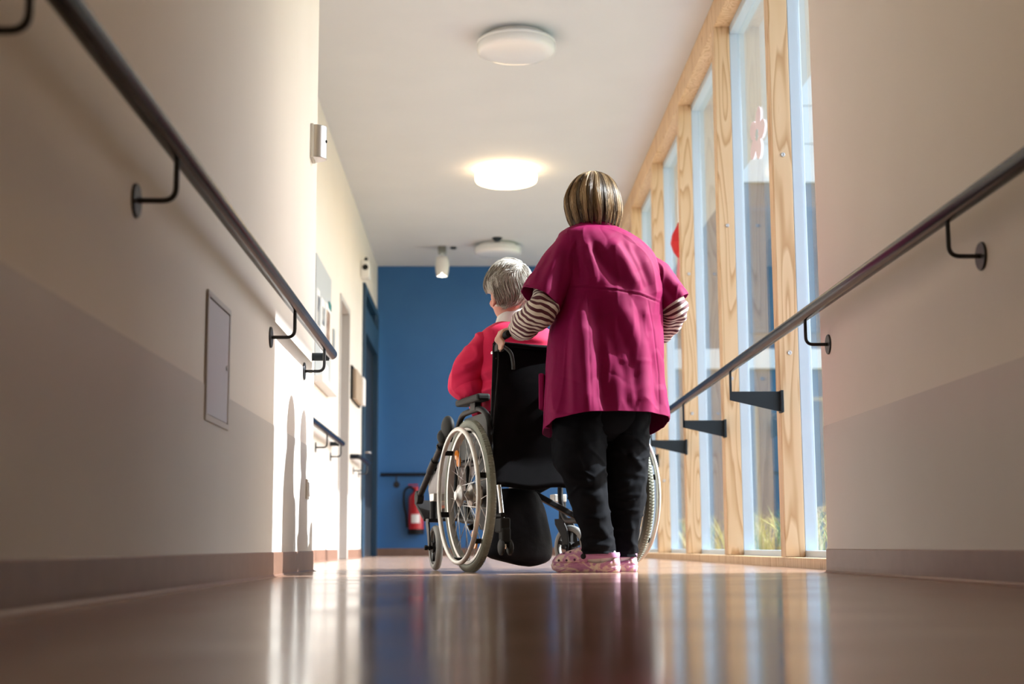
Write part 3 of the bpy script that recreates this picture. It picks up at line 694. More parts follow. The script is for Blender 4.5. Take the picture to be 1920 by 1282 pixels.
# raised leg rests
for s_ in (-1, 1):
    x = s_*.275
    tb_ = MB().tube([(x, .46, .57), (x, .54, .585), (x, .96, .335)], .0145, 12); tb_.tube([(x, .70, .49), (x, .78, .442)], .0185, 12); tb_.tube([(x, .60, .55), (x, .61, .544)], .021, 12)
    lg = wobj('leg_rest', tb_, 'bframe', smooth=50)
    kp = MB().ellip((x-s_*.0, .50, .625), (.026, .06, .052), 20, 12); kp.ellip((x+s_*.012, .535, .585), (.026, .034, .034), 16, 10)
    wobj('knee_pad', kp, 'padm', lg, smooth=180)
    wobj('calf_bracket', MB().tube(fillet([(x, .74, .466), (x-s_*.04, .75, .44), (x-s_*.07, .76, .38), (x-s_*.12, .77, .345)], .03), .011, 10), 'bframe', lg, smooth=50)
    wobj('pivot_knob', MB().lathe([(.030, -.016), (.032, 0), (.030, .016)], 24, Matrix.Translation((x, .965, .332)) @ RX), 'padm', lg, bevel=.003, smooth=40)
    xa, xb = sorted((x, x-s_*.25))
    wobj('footplate', MB().box((xa, -.012, -.10), (xb, .006, .09), Matrix.Translation((0, .97, .27)) @ Matrix.Rotation(radians(-62), 4, 'X')), 'black', lg, bevel=.004)
    # anti-tip wheels behind
    xt = s_*.235
    tp = wobj('anti_tipper', MB().tube([(xt, -.075, .345), (xt, -.155, .095)], .0105, 14), 'chrome', smooth=50)
    wobj('clamp', MB().box((xt-.022, -.165, .155), (xt+.02, -.085, .215)).box((xt-.019, -.172, .115), (xt+.019, -.125, .175)), 'padm', tp, bevel=.008, seg=3)
    for q in (-1, 1): wobj('tip_wheel', MB().lathe([(.026, -.007), (.031, -.004), (.031, .004), (.026, .007), (.008, .008)], 24, Matrix.Translation((xt+q*.018, -.156, .098)) @ RX), 'guard', tp, smooth=40)

# black bag hanging under the seat
bgc = atY(968, 990, 5.99)
pts = []; NR, NS = 16, 28
bag = MB()
prof_b = [(0., .55), (.08, .75), (.2, .86), (.38, .95), (.6, 1.04), (.8, 1.10), (.92, 1.06), (.98, .8), (1., .3)]
ztop, zbot = .345, .022
for j in range(NR+1):
    v = j/NR; wv = np.interp(v, [a for a, b in prof_b], [b for a, b in prof_b])
    for k in range(NS):
        a = 2*pi*k/NS; ca, sa = cos(a), sin(a)
        ex = abs(ca)**.75*math.copysign(1, ca); ey = abs(sa)**.75*math.copysign(1, sa)
        wr_ = 1+.04*sin(3*a+v*5)+.035*sin(7*a+2+v*4)*(v > .2)+.02*sin(11*a-v*9)
        pts.append((ex*.128*wv*wr_+.01*v, ey*.085*wv*wr_, ztop+(zbot-ztop)*v-.02*ca*v*v*.6))
bag.add(pts, [(j*NS+k, (j+1)*NS+k, (j+1)*NS+(k+1) % NS, j*NS+(k+1) % NS) for j in range(NR) for k in range(NS)]+[tuple(reversed(range(NS))), tuple(NR*NS+k for k in range(NS))][::-1])
bgr = root('carry_bag', 'soft black cloth bag hanging beneath the wheelchair seat', 'bag', (bgc.x, bgc.y, zbot), PHI)
bago = obj('bag_body', bag, 'bagm', bgr, world=False, smooth=180, sub=1)
bago.location = (0, 0, -zbot)
for s_ in (-1, 1):
    obj('strap', MB().tube(smooth_path([(s_*.05, -.0, .33), (s_*.10, .02, .37), (s_*.16, .03, .44)]), .008, 8, flat=.4), 'fabric', bgr, world=False, smooth=180).location = (0, 0, -zbot)

# ================================================================= PEOPLE: helpers
from mathutils import noise as mnoise
def capsule(mb, a, b, ra, rb, seg=14):
    a, b = Vector(a), Vector(b); d = (b-a)
    if d.length < 1e-6: return mb.ellip(a, (ra,)*3)
    u = d.normalized(); P = []; R = []
    for t in (1., .87, .6, .26): P.append(a-u*ra*t); R.append(ra*math.sqrt(max(0.0004, 1-t*t)))
    P += [a, b]; R += [ra, rb]
    for t in (.26, .6, .87, 1.): P.append(b+u*rb*t); R.append(rb*math.sqrt(max(0.0004, 1-t*t)))
    return mb.tube(P, R, seg)
def chain(mb, pts, rad):
    for i in range(len(pts)-1): capsule(mb, pts[i], pts[i+1], rad[i], rad[i+1])
def fuse(name, mb, voxel=.006, it=4):
    me = mb.mesh(name); o = bpy.data.objects.new(name, me); COL.objects.link(o)
    r = o.modifiers.new('r', 'REMESH'); r.mode = 'VOXEL'; r.voxel_size = voxel
    s = o.modifiers.new('s', 'SMOOTH'); s.factor = .5; s.iterations = it
    dg = bpy.context.evaluated_depsgraph_get(); out = bpy.data.meshes.new_from_object(o.evaluated_get(dg))
    bpy.data.objects.remove(o); bpy.data.meshes.remove(me); out.name = name; return out
def hand(mb, wrist, axis, palmn, spread, curl=1., scale=1., grip=None):
    """palm leaves wrist along axis; fingers curl towards palmn; spread = direction index->little"""
    ax, pn, sp = Vector(axis).normalized(), Vector(palmn).normalized(), Vector(spread).normalized(); k = scale; w0 = Vector(wrist)
    for i, off in enumerate((-.030, -.010, .010, .028)):
        capsule(mb, w0+ax*.015*k+sp*off*.6*k, w0+ax*.085*k+sp*off*k, .017*k, .0135*k, 10)
        ln_ = (.040, .046, .043, .034)[i]*k; p = w0+ax*.088*k+sp*off*k; d = ax.copy()
        for sgi, (f, r_) in enumerate(((1., .0098), (.72, .0090), (.58, .0082))):
            ang = (.55, .95, .75)[sgi]*curl
            d = (d*cos(ang)+(pn-d*pn.dot(d)).normalized()*sin(ang)).normalized()
            q = p+d*ln_*f; capsule(mb, p, q, r_*k, r_*k*.95, 8); p = q
    t0 = w0+ax*.022*k-sp*.026*k; d = (ax*.55-sp*.75+pn*.45).normalized(); t1 = t0+d*.036*k; capsule(mb, t0, t1, .0145*k, .0115*k, 8)
    d2 = (ax*.85-sp*.1+pn*.6).normalized(); t2 = t1+d2*.032*k; capsule(mb, t1, t2, .0115*k, .0105*k, 8)
    d3 = (ax*.75+sp*.25+pn*.7).normalized(); capsule(mb, t2, t2+d3*.022*k, .0105*k, .009*k, 8)
def head(mb, c, face, h=.215):
    """skull, jaw, nose, lips, ears; face = direction looked at"""
    f = Vector((face[0], face[1], 0)).normalized(); r_ = Vector((f.y, -f.x, 0)); T = Matrix((r_, f, Vector((0, 0, 1)))).transposed().to_4x4(); c = Vector(c); k = h/.215
    L = lambda x, y, z: c+(T @ Vector((x*k, y*k, z*k)))
    mb.ellip(L(0, -.012, .022), (.074*k, .094*k, .084*k), 24, 16, T); mb.ellip(L(0, .016, -.030), (.060*k, .070*k, .075*k), 20, 14, T)
    mb.ellip(L(0, .045, -.078), (.030*k, .030*k, .024*k), 14, 10, T)                          # chin
    capsule(mb, L(0, .082, .008), L(0, .104, -.026), .008*k, .013*k, 10)                      # nose
    for s_ in (-1, 1):
        mb.ellip(L(s_*.014, .092, -.028), (.009*k, .010*k, .008*k), 10, 8, T)
        mb.ellip(L(s_*.034, .070, .016), (.020*k, .013*k, .008*k), 12, 8, T)                  # brow
        mb.ellip(L(s_*.042, .058, -.022), (.022*k, .020*k, .020*k), 12, 8, T)                 # cheek
        E_ = L(s_*.076, -.008, -.012)
        mb.ellip(E_, (.009*k, .020*k, .032*k), 14, 10, T @ Matrix.Rotation(radians(-12), 4, 'X')); mb.ellip(L(s_*.074, .0, -.038), (.008*k, .010*k, .012*k), 10, 8, T)
    capsule(mb, L(-.020, .078, -.052), L(.020, .078, -.052), .0055*k, .0055*k, 8); capsule(mb, L(-.016, .076, -.062), L(.016, .076, -.062), .0065*k, .0065*k, 8)
    return L, T
def face_parts(L, T, k, parent, brow):
    for s_ in (-1, 1):
        e = obj('eye', MB().ellip(L(s_*.032, .074, .000), (.0125*k, .0105*k, .0085*k), 14, 10, T), mat('eye_white', (.8, .78, .75), .2), parent, smooth=180)
        obj('iris', MB().ellip(L(s_*.032, .0835, .000), (.0052*k, .0022*k, .0052*k), 12, 8, T), mat('iris_brown', (.05, .03, .02), .15), e, smooth=180)
        obj('eyebrow', MB().tube([L(s_*.016, .0835, .018), L(s_*.032, .0845, .023), L(s_*.050, .074, .017)], [.003*k, .0035*k, .0018*k], 8), brow, parent, smooth=180)
    obj('lips', MB().tube([L(-.022, .079, -.056), L(-.008, .0855, -.054), L(.008, .0855, -.054), L(.022, .079, -.056)], [.002*k, .005*k, .005*k, .002*k], 8), mat('lip_rose', (.45, .18, .16), .4), parent, smooth=180)
def crv(vals, t):                                          # Catmull-Rom through rows of vals at t in [0,1]
    V = np.asarray(vals, float); n = len(V)-1; x = np.clip(t, 0, 1)*n; i = np.minimum(x.astype(int), n-1); f = (x-i)[:, None]
    g = lambda j: V[np.clip(j, 0, n)]
    a, b, c, d = g(i-1), g(i), g(i+1), g(i+2)
    return .5*(2*b+(c-a)*f+(2*a-5*b+4*c-d)*f**2+(3*b-a-3*c+d)*f**3)
def loft(rows, nseg, nrow, axx=None, sq=1.0, frames=None, cyc=True):
    """rows: (cx,cy,cz,a,b) horizontal ellipses, or with frames: rings square to the path"""
    t = np.linspace(0, 1, nrow); R = crv(rows, t); th = np.linspace(0, 2*pi, nseg, endpoint=False)
    c, s = np.cos(th), np.sin(th); c = np.sign(c)*np.abs(c)**sq; s = np.sign(s)*np.abs(s)**sq
    C = R[:, :3]; A = R[:, 3]; B = R[:, 4]
    if frames is None:
        ux = np.tile(np.array(axx or (1, 0, 0), float), (nrow, 1)); uy = np.stack([-ux[:, 1], ux[:, 0], ux[:, 2]*0], 1)
    else:
        T = np.gradient(C, axis=0); T /= np.linalg.norm(T, axis=1)[:, None]; ref = np.array(frames, float)
        ux = ref-T*(T @ ref)[:, None]; ux /= np.linalg.norm(ux, axis=1)[:, None]; uy = np.cross(T, ux)
    P = C[:, None, :]+A[:, None, None]*c[None, :, None]*ux[:, None, :]+B[:, None, None]*s[None, :, None]*uy[:, None, :]
    Nn = (c[None, :, None]*ux[:, None, :]*B[:, None, None]+s[None, :, None]*uy[:, None, :]*A[:, None, None]); Nn /= np.linalg.norm(Nn, axis=2)[..., None]+1e-9
    arc = np.concatenate([[0], np.cumsum(np.linalg.norm(np.diff(C, axis=0), axis=1))])
    return P, Nn, th, t, arc
def grid_mesh(name, P, uv=None, cap0=False, cap1=False):
    nr, ns, _ = P.shape; me = bpy.data.meshes.new(name); idx = np.arange(nr*ns).reshape(nr, ns)
    F = np.stack([idx[:-1], np.roll(idx[:-1], -1, 1), np.roll(idx[1:], -1, 1), idx[1:]], -1).reshape(-1, 4).tolist()
    if cap0: F.append(list(range(ns))[::-1])
    if cap1: F.append(list(range((nr-1)*ns, nr*ns)))
    me.from_pydata(P.reshape(-1, 3).tolist(), [], F)
    if uv is not None:
        l = me.uv_layers.new(name='UVMap'); vi = np.empty(len(me.loops), int); me.loops.foreach_get('vertex_index', vi)
        l.data.foreach_set('uv', uv.reshape(-1, 2)[vi].astype(np.float32).ravel())
    return me
def fnoise(P, sc, off=0):
    Q = P.reshape(-1, 3); return np.array([mnoise.noise(Vector((p[0]*sc[0]+off, p[1]*sc[1]+off, p[2]*sc[2]))) for p in Q]).reshape(P.shape[:-1])
def seg_dist(px, py, line):
    D = np.full(px.shape, 1e9); U = np.zeros(px.shape); n = len(line)-1
    for i, ((x0, y0), (x1, y1)) in enumerate(zip(line, line[1:])):
        dx, dy = x1-x0, y1-y0; L2 = dx*dx+dy*dy; t = np.clip(((px-x0)*dx+(py-y0)*dy)/L2, 0, 1)
        d = np.hypot(px-x0-t*dx, py-y0-t*dy); m = d < D; D = np.where(m, d, D); U = np.where(m, (i+t)/n, U)
    return D, U
def folds(P, N, lines, near=True):
    """lines: (polyline in picture px, sigma px, amplitude m); shapes the cloth on the side towards the viewer"""
    px, py = proj_np(P.reshape(-1, 3)); px = px.reshape(P.shape[:-1]); py = py.reshape(P.shape[:-1])
    V = np.array(CAM)-P; V /= np.linalg.norm(V, axis=-1)[..., None]; fac = np.clip(((V*N).sum(-1)+.15)*3, 0, 1); D = np.zeros(px.shape)
    for line, sg, am in lines:
        d, u = seg_dist(px, py, line); taper = np.clip(np.minimum(u, 1-u)*5+.25, 0, 1); D += am*np.exp(-.5*(d/sg)**2)*taper
    return P+N*(D*fac)[..., None]
def join_meshes(name, meshes):
    bm = bmesh.new()
    for m_ in meshes: bm.from_mesh(m_)
    out = bpy.data.meshes.new(name); bm.to_mesh(out); bm.free(); return out
def cloth_mat(name, c1, c2, scale=5., rough=.7, sheen=.06, weave=900, wstr=.12):
    return mottle(mat(name, rough=rough, sheen=sheen), c1, c2, scale, bump=wstr, bscale=weave, bdist=.0006)
def strands(name, lines, tones, rad, parent, m):
    """many fine tapered locks in one mesh with a tone per lock"""
    L = np.asarray(lines, float); n, k, _ = L.shape; T = np.gradient(L, axis=1); T /= np.linalg.norm(T, axis=2)[..., None]+1e-9
    ref = np.array([.31, .52, .79]); A = np.cross(T, ref); A /= np.linalg.norm(A, axis=2)[..., None]; B = np.cross(T, A)
    w_ = np.interp(np.linspace(0, 1, k), [0, .15, .75, 1], [.7, 1, 1, .15]); rr = (np.asarray(rad)[:, None]*w_)[..., None]
    ring = np.stack([L+(A*cos(a)+B*sin(a))*rr for a in (0, 2*pi/3, 4*pi/3)], 2)         # n,k,3,3
    V = ring.reshape(-1, 3); base = np.arange(n)[:, None, None]*k*3+np.arange(k-1)[None, :, None]*3; q = np.arange(3)[None, None, :]
    F = np.stack([base+q, base+(q+1) % 3, base+3+(q+1) % 3, base+3+q], -1).reshape(-1, 4)
    me = bpy.data.meshes.new(name); me.from_pydata(V.tolist(), [], F.tolist())
    at = me.attributes.new('tone', 'FLOAT', 'POINT'); at.data.foreach_set('value', np.repeat(np.asarray(tones), k*3).astype(np.float32))
    return obj(name, me, m, parent, smooth=180, clean=False)
def hair_mat(name, stops, rough=.38):
    m = mat(name, rough=rough, spec=.6); a = nd(m, 'ShaderNodeAttribute'); a.attribute_name = 'tone'
    r = ramp(m, stops); ln(m, a.outputs['Fac'], r.inputs[0]); ln(m, r.outputs[0], bsdf(m).inputs['Base Color']); return m
skin = mottle(mat('skin', rough=.5), (.50, .27, .19), (.56, .32, .23), 14.); bsdf(skin).inputs['Subsurface Weight'].default_value = .08
bsdf(skin).inputs['Subsurface Radius'].default_value = (.01, .004, .002)
skin2 = mottle(mat('skin_flushed', rough=.5), (.50, .20, .14), (.55, .26, .19), 14.); bsdf(skin2).inputs['Subsurface Weight'].default_value = .08
bsdf(skin2).inputs['Subsurface Radius'].default_value = (.01, .004, .002)

# ================================================================= THE WOMAN PUSHING
YN = 5.60
ng = atZ(1120, 1073, 0); nx_, ny_ = .45, YN
nu = root('person', 'standing woman in magenta tunic, striped sleeves and pink clogs pushing the wheelchair', 'person', (nx_, ny_, 0))
def N_(px, py, Y=YN): return atY(px, py, Y)
LT = Vector((-.955, .30, 0)).normalized(); LN = Vector((.30, .955, 0)).normalized()           # clog pointing direction, across
fl_heel = Vector((*atZ(1160, 1072, 0).xy, 0)); fl_heel = Vector((atY(1159, 1060, 5.56).x, 5.54, 0))
fr_heel = Vector((atY(1192, 1060, 5.67).x, 5.66, 0))
sh_l, el_l, wr_l = N_(1066, 476, 5.57), N_(1022, 575, 5.50), None
gripc = WP(-.245, -.18, .94)
wr_l = gripc+Vector((.062, -.022, .030))
sh_r, el_r, wr_r = N_(1208, 495, 5.68), N_(1262, 574, 5.655), N_(1218, 640, 5.83)
bmb = MB()
hc = N_(1112, 381, 5.665); Lh, Th = head(bmb, hc, (-.12, 1.))
capsule(bmb, hc+Vector((0, -.015, -.06)), N_(1113, 440, 5.64), .052, .058)
chain(bmb, [N_(1115, 455, 5.63), N_(1130, 540, 5.62), N_(1133, 640, 5.62), N_(1133, 740, 5.62)], [.075, .105, .11, .11])
capsule(bmb, N_(1088, 485, 5.58), N_(1190, 497, 5.67), .065, .065); capsule(bmb, N_(1108, 735), N_(1158, 735, 5.65), .095, .095)
chain(bmb, [sh_l, el_l, wr_l], [.046, .038, .028]); chain(bmb, [sh_r, el_r, wr_r], [.042, .034, .028])
hip_l, kn_l, an_l = N_(1098, 775, 5.60), N_(1100, 885, 5.56), fl_heel+LT*.055+Vector((0, 0, .085))
hip_r, kn_r, an_r = N_(1165, 775, 5.66), N_(1172, 885, 5.66), fr_heel+LT*.055+Vector((0, 0, .085))
chain(bmb, [hip_l, kn_l, an_l], [.08, .055, .036]); chain(bmb, [hip_r, kn_r, an_r], [.075, .055, .036])
for hl in (fl_heel, fr_heel):
    capsule(bmb, hl+LT*.045+Vector((0, 0, .042)), hl+LT*.20+Vector((0, 0, .040)), .018, .018); capsule(bmb, hl+LT*.07+Vector((0, 0, .07)), hl+LT*.17+Vector((0, 0, .045)), .02, .02)
hand(bmb, wr_l, (gripc-wr_l+Vector((-.02, .0, .012))), (0, 0, -1), fwd*-1 if False else -fwd, curl=1.5, scale=.86)
hand(bmb, wr_r, (-.6, .45, -.3), (-.3, -.6, -.4), (0, .2, -1), curl=.6, scale=.92)
obj('body', fuse('body', bmb, .0062, 5), skin, nu, smooth=180, clean=False)
face_parts(Lh, Th, 1., nu, mat('brown_brow', (.10, .06, .03), .6))
# tunic -------------------------------------------------------------
def trow(py, xl, xr, b, Y=5.625):
    p, q = atY(xl, py, Y), atY(xr, py, Y); A = (q.x-p.x)/2; A = math.sqrt(max(A*A-(b*sin(TW))**2, .0025))/cos(TW); return ((p.x+q.x)/2, Y, p.z, A, b)
TW = radians(22)
rows = [trow(425, 1077, 1152, .062, 5.645), trow(432, 1062, 1168, .083, 5.64), trow(441, 1050, 1186, .104), trow(455, 1047, 1206, .122), trow(476, 1048, 1224, .137), trow(505, 1050, 1236, .150),
        trow(545, 1049, 1241, .158), trow(590, 1040, 1240, .162), trow(640, 1031, 1242, .170), trow(700, 1026, 1245, .178), trow(745, 1023, 1248, .184), trow(779, 1021, 1251, .190)]
P, Nn, th, t, arc = loft(rows, 300, 250, axx=(cos(TW), sin(TW), 0), sq=.82)
drop = np.clip((t-.62)/.38, 0, 1)[:, None]*(.075*np.clip((np.sin(th)+.25), 0, 1)+.026*np.abs(np.cos(th))**3)[None, :]
P[..., 2] -= drop
fl_ = [([(1108, 455), (1135, 495), (1166, 538)], 9, -.014), ([(1090, 450), (1100, 495), (1108, 535)], 8, .010), ([(1144, 447), (1172, 490), (1200, 545)], 9, .016), ([(1185, 455), (1205, 500), (1222, 550)], 8, -.010), ([(1160, 445), (1185, 492), (1212, 545)], 6, -.006),
       ([(1205, 480), (1222, 520), (1234, 560)], 7, .009), ([(1070, 440), (1074, 490), (1076, 535)], 5, .008), ([(1079, 445), (1083, 490), (1086, 535)], 5, -.009), ([(1125, 450), (1140, 480), (1150, 520)], 6, .006),
       ([(1085, 560), (1092, 650), (1102, 780)], 11, .018), ([(1116, 560), (1126, 650), (1136, 785)], 12, -.022), ([(1066, 570), (1060, 660), (1058, 790)], 10, -.014), ([(1040, 600), (1036, 690), (1040, 800)], 9, .010),
       ([(1125, 560), (1165, 650), (1198, 730)], 16, -.014), ([(1160, 560), (1195, 650), (1212, 790)], 13, .018), ([(1222, 590), (1230, 690), (1236, 790)], 9, -.012), ([(1205, 575), (1222, 620), (1232, 680)], 6, .008),
       ([(1137, 630), (1142, 680), (1137, 730)], 4, .006), ([(1150, 600), (1178, 690), (1186, 770)], 5, .006), ([(1075, 580), (1072, 680), (1076, 780)], 5, .007), ([(1160, 675), (1232, 678)], 3, .0015),
       ([(1100, 445), (1112, 490), (1118, 530)], 3.5, .005), ([(1172, 450), (1196, 495), (1214, 540)], 3.5, .005), ([(1240, 720), (1250, 790)], 6, .008)]
P = folds(P, Nn, fl_)
P += Nn*(.004*fnoise(P, (9, 9, 5))+.0016*fnoise(P, (30, 30, 16), 5)+.0030*(1-np.abs(fnoise(P, (13, 13, 3.2), 11)))**9-.0018*(1-np.abs(fnoise(P, (8, 8, 6), 23)))**12)[..., None]
seams = [([(1068, 539), (1098, 540), (1151, 543), (1200, 552), (1243, 570)], .8, -.0035), ([(1101, 541), (1104, 640), (1110, 775)], .8, -.003), ([(1213, 556), (1225, 620), (1234, 700), (1236, 780)], .8, -.003),
         ([(1069, 536), (1098, 537), (1151, 540), (1200, 549), (1243, 567)], .9, .0022), ([(1028, 773), (1110, 774), (1250, 786)], .8, -.0018)]
P = folds(P, Nn, seams)
cut = (np.abs(th-radians(172)) < .02)[None, :] & (t > .80)[:, None]                                   # side slit
P[cut] -= Nn[cut]*.02
tun1 = grid_mesh('t1', P)
srow = lambda v, a, b=None: (v.x, v.y, v.z, a, b or a)
def sleeve(p0, p1, p2, rads, ref, seed, lines=()):
    pts = [srow(p, a, b) for p, (a, b) in zip((p0, p1, p2), rads)]
    P, Nn, th_, t_, arc_ = loft(pts, 120, 90, frames=ref)
    P = folds(P, Nn, lines); P += Nn*(.005*fnoise(P, (11, 11, 6), seed)+.002*fnoise(P, (30, 30, 20), seed)+.005*(1-np.abs(fnoise(P, (12, 12, 5), seed+2)))**9)[..., None]
    return grid_mesh('s', P)
s_l = sleeve(N_(1078, 462, 5.58), N_(1050, 502, 5.555), N_(1013, 563, 5.52), [(.074, .080), (.082, .085), (.083, .088)], (1, 0, .3), 3,
             [([(1055, 450), (1035, 500), (1020, 560)], 8, .008), ([(1045, 445), (1015, 500), (1000, 545)], 7, -.006), ([(1062, 470), (1055, 520), (1045, 570)], 7, -.010), ([(985, 528), (1000, 545), (1046, 580)], 1.2, -.002)])
s_r = sleeve(N_(1188, 496, 5.67), N_(1226, 522, 5.665), N_(1262, 572, 5.655), [(.062, .075), (.073, .080), (.070, .076)], (1, 0, -.3), 9,
             [([(1240, 500), (1262, 530), (1285, 560)], 8, .006), ([(1240, 530), (1262, 555), (1275, 575)], 7, -.008)])
M['tunic'] = cloth_mat('magenta_tunic_cloth', (.215, .0008, .062), (.25, .001, .073), 6., .72, .0); bsdf(M['tunic']).inputs['Specular IOR Level'].default_value = .18
tunic = obj('tunic', join_meshes('tunic', [tun1, s_l, s_r]), 'tunic', nu, smooth=180, clean=False, solid=.003)
# pocket on the left front
pk = atY(1020, 735, 5.66)
obj('pocket', MB().box((-.012, -.055, -.075), (.010, .055, .07), Matrix.Translation(pk) @ Matrix.Rotation(radians(-14), 4, 'Z')), 'tunic', tunic, bevel=.006)
cl = [srow(N_(1114, 425, 5.645)+Vector((0, 0, z)), a, b) for z, a, b in ((-.016, .092, .078), (.0, .081, .068), (.010, .077, .064))]
P, Nn, th_, t_, a_ = loft(cl, 90, 12); obj('neck_band', grid_mesh('nb', P), 'tunic', tunic, smooth=180, clean=False, solid=.003)
# striped under-sleeves ---------------------------------------------
def stripe_mat():
    m = mat('maroon_and_cream_stripes', rough=.75, sheen=.2); uv = nd(m, 'ShaderNodeUVMap'); sx = nd(m, 'ShaderNodeSeparateXYZ'); ln(m, uv.outputs[0], sx.inputs[0])
    n = nd(m, 'ShaderNodeTexNoise', Scale=1.1, Detail=1.); ln(m, uv.outputs[0], n.inputs['Vector'])
    ad = nd(m, 'ShaderNodeMath', operation='MULTIPLY_ADD'); ad.inputs[1].default_value = .45; ln(m, n.outputs['Fac'], ad.inputs[0]); ln(m, sx.outputs[1], ad.inputs[2])
    f = nd(m, 'ShaderNodeMath', operation='FRACT'); ln(m, ad.outputs[0], f.inputs[0])
    r = ramp(m, [(0., (.72, .66, .58)), (.46, (.72, .66, .58)), (.49, (.075, .002, .014)), (.97, (.085, .004, .018)), (1., (.72, .66, .58))]); ln(m, f.outputs[0], r.inputs[0]); ln(m, r.outputs[0], bsdf(m).inputs['Base Color'])
    return m
M['stripe'] = stripe_mat()
def striped(pts, rads, ref, seed):
    P, Nn, th_, t_, arc_ = loft([srow(p, *a) for p, a in zip(pts, rads)], 72, 120, frames=ref)
    k = np.clip(1.2-np.abs(t_-.55)*2.2, .2, 1)[:, None]
    P += Nn*((.014*fnoise(P, (16, 16, 30), seed)+.004*fnoise(P, (40, 40, 60), seed))*k)[..., None]
    ca = np.concatenate([np.zeros((1, P.shape[1])), np.cumsum(np.linalg.norm(np.diff(P, axis=0), axis=2), 0)]); uv = np.stack(np.broadcast_arrays(np.abs(th_/pi-1)[None, :]*1.2, (.6*ca+.4*arc_[:, None])/.0205), -1)
    return grid_mesh('u', P, uv)
cuff = wr_l-(el_l-wr_l).normalized()*.018
obj('striped_sleeve', striped([N_(1040, 520, 5.56), N_(1026, 560, 5.525), N_(1013, 582, 5.505), N_(984, 610, 5.575), cuff], [(.060, .060), (.062, .062), (.060, .062), (.053, .055), (.039, .041)], (1, 0, .3), 2), 'stripe', nu, smooth=180, clean=False, solid=.003)
obj('striped_sleeve', striped([N_(1240, 540, 5.655), N_(1259, 568, 5.65), N_(1262, 588, 5.68), N_(1246, 612, 5.74), wr_r], [(.054, .054), (.058, .056), (.056, .056), (.052, .052), (.042, .042)], (0, 1, .3), 6), 'stripe', nu, smooth=180, clean=False, solid=.003)
# jeans -------------------------------------------------------------
def jm():
    m = mottle(mat('black_denim', rough=.9, spec=.10), (.0035, .004, .006), (.009, .011, .015), 7., bump=.3, bscale=700, bdist=.0008, lo=.35, hi=.75); return m
M['jeans'] = jm()
def jrow(py, xl, xr, Y, dk=1.0):
    p, q = atY(xl, py, Y), atY(xr, py, Y); a = (q.x-p.x)/2; return ((p.x+q.x)/2, Y, p.z, a, a*dk)
jl = [jrow(735, 1040, 1150, 5.615, 1.1), jrow(775, 1036, 1145, 5.605, 1.05), jrow(811, 1036, 1137, 5.595), jrow(866, 1039, 1135, 5.58), jrow(893, 1054, 1137, 5.575), jrow(945, 1071, 1140, 5.575, 1.05), jrow(1000, 1088, 1149, 5.57, 1.08), jrow(1038, 1092, 1151, 5.565, 1.1)]
jr = [jrow(735, 1120, 1222, 5.66, 1.2), jrow(775, 1124, 1217, 5.665, 1.2), jrow(811, 1128, 1215, 5.67, 1.15), jrow(866, 1130, 1216, 5.68), jrow(893, 1132, 1214, 5.68), jrow(945, 1138, 1208, 5.68, 1.05), jrow(1000, 1146, 1198, 5.675, 1.1), jrow(1044, 1149, 1192, 5.675, 1.2)]
jf_l = [([(1050, 815), (1100, 830), (1130, 825)], 6, .006), ([(1045, 870), (1075, 895), (1110, 905)], 6, .010), ([(1070, 905), (1110, 918), (1138, 915)], 5, -.007), ([(1085, 930), (1130, 928)], 6, .008), ([(1095, 975), (1140, 968)], 5, .006), ([(1125, 985), (1142, 1010), (1135, 1030)], 5, .008), ([(1092, 1005), (1130, 1012), (1148, 1000)], 4, -.006), ([(1096, 1024), (1148, 1022)], 3, .005), ([(1092, 1033), (1152, 1033)], 1.0, -.003)]
jf_r = [([(1140, 850), (1190, 838), (1213, 820)], 6, .007), ([(1180, 850), (1205, 880)], 5, .010), ([(1150, 890), (1200, 898)], 5, -.006), ([(1145, 930), (1205, 928)], 3, .004), ([(1150, 957), (1203, 957)], 2.5, .004), ([(1185, 975), (1182, 1015), (1190, 1038)], 4, .008), ([(1155, 990), (1175, 1030)], 5, -.006), ([(1149, 1038), (1195, 1038)], 1.0, -.003)]
legs = []
P, Nn, th_, t_, arc_ = loft([jrow(690, 1050, 1225, 5.635, .75), jrow(740, 1042, 1222, 5.635, .72), jrow(785, 1044, 1214, 5.635, .68), jrow(812, 1062, 1200, 5.635, .62), jrow(828, 1105, 1160, 5.635, .8)], 110, 60, axx=(cos(.2), sin(.2), 0)); legs.append(grid_mesh('j', P, cap0=True, cap1=True))
for rws, ff, sd_ in ((jl, jf_l, 1), (jr, jf_r, 7)):
    P, Nn, th_, t_, arc_ = loft(rws, 130, 170); P = folds(P, Nn, ff); P += Nn*(.005*fnoise(P, (14, 14, 9), sd_)+.002*fnoise(P, (40, 40, 30), sd_)+.006*(1-np.abs(fnoise(P, (7, 7, 15), sd_+4)))**9)[..., None]
    P[-1, :, 2] = P[-1, :, 2].mean()+.2*(P[-1, :, 2]-P[-1, :, 2].mean()); legs.append(grid_mesh('j', P, cap0=True))
obj('jeans', join_meshes('jeans', legs), 'jeans', nu, smooth=180, clean=False, solid=.003)
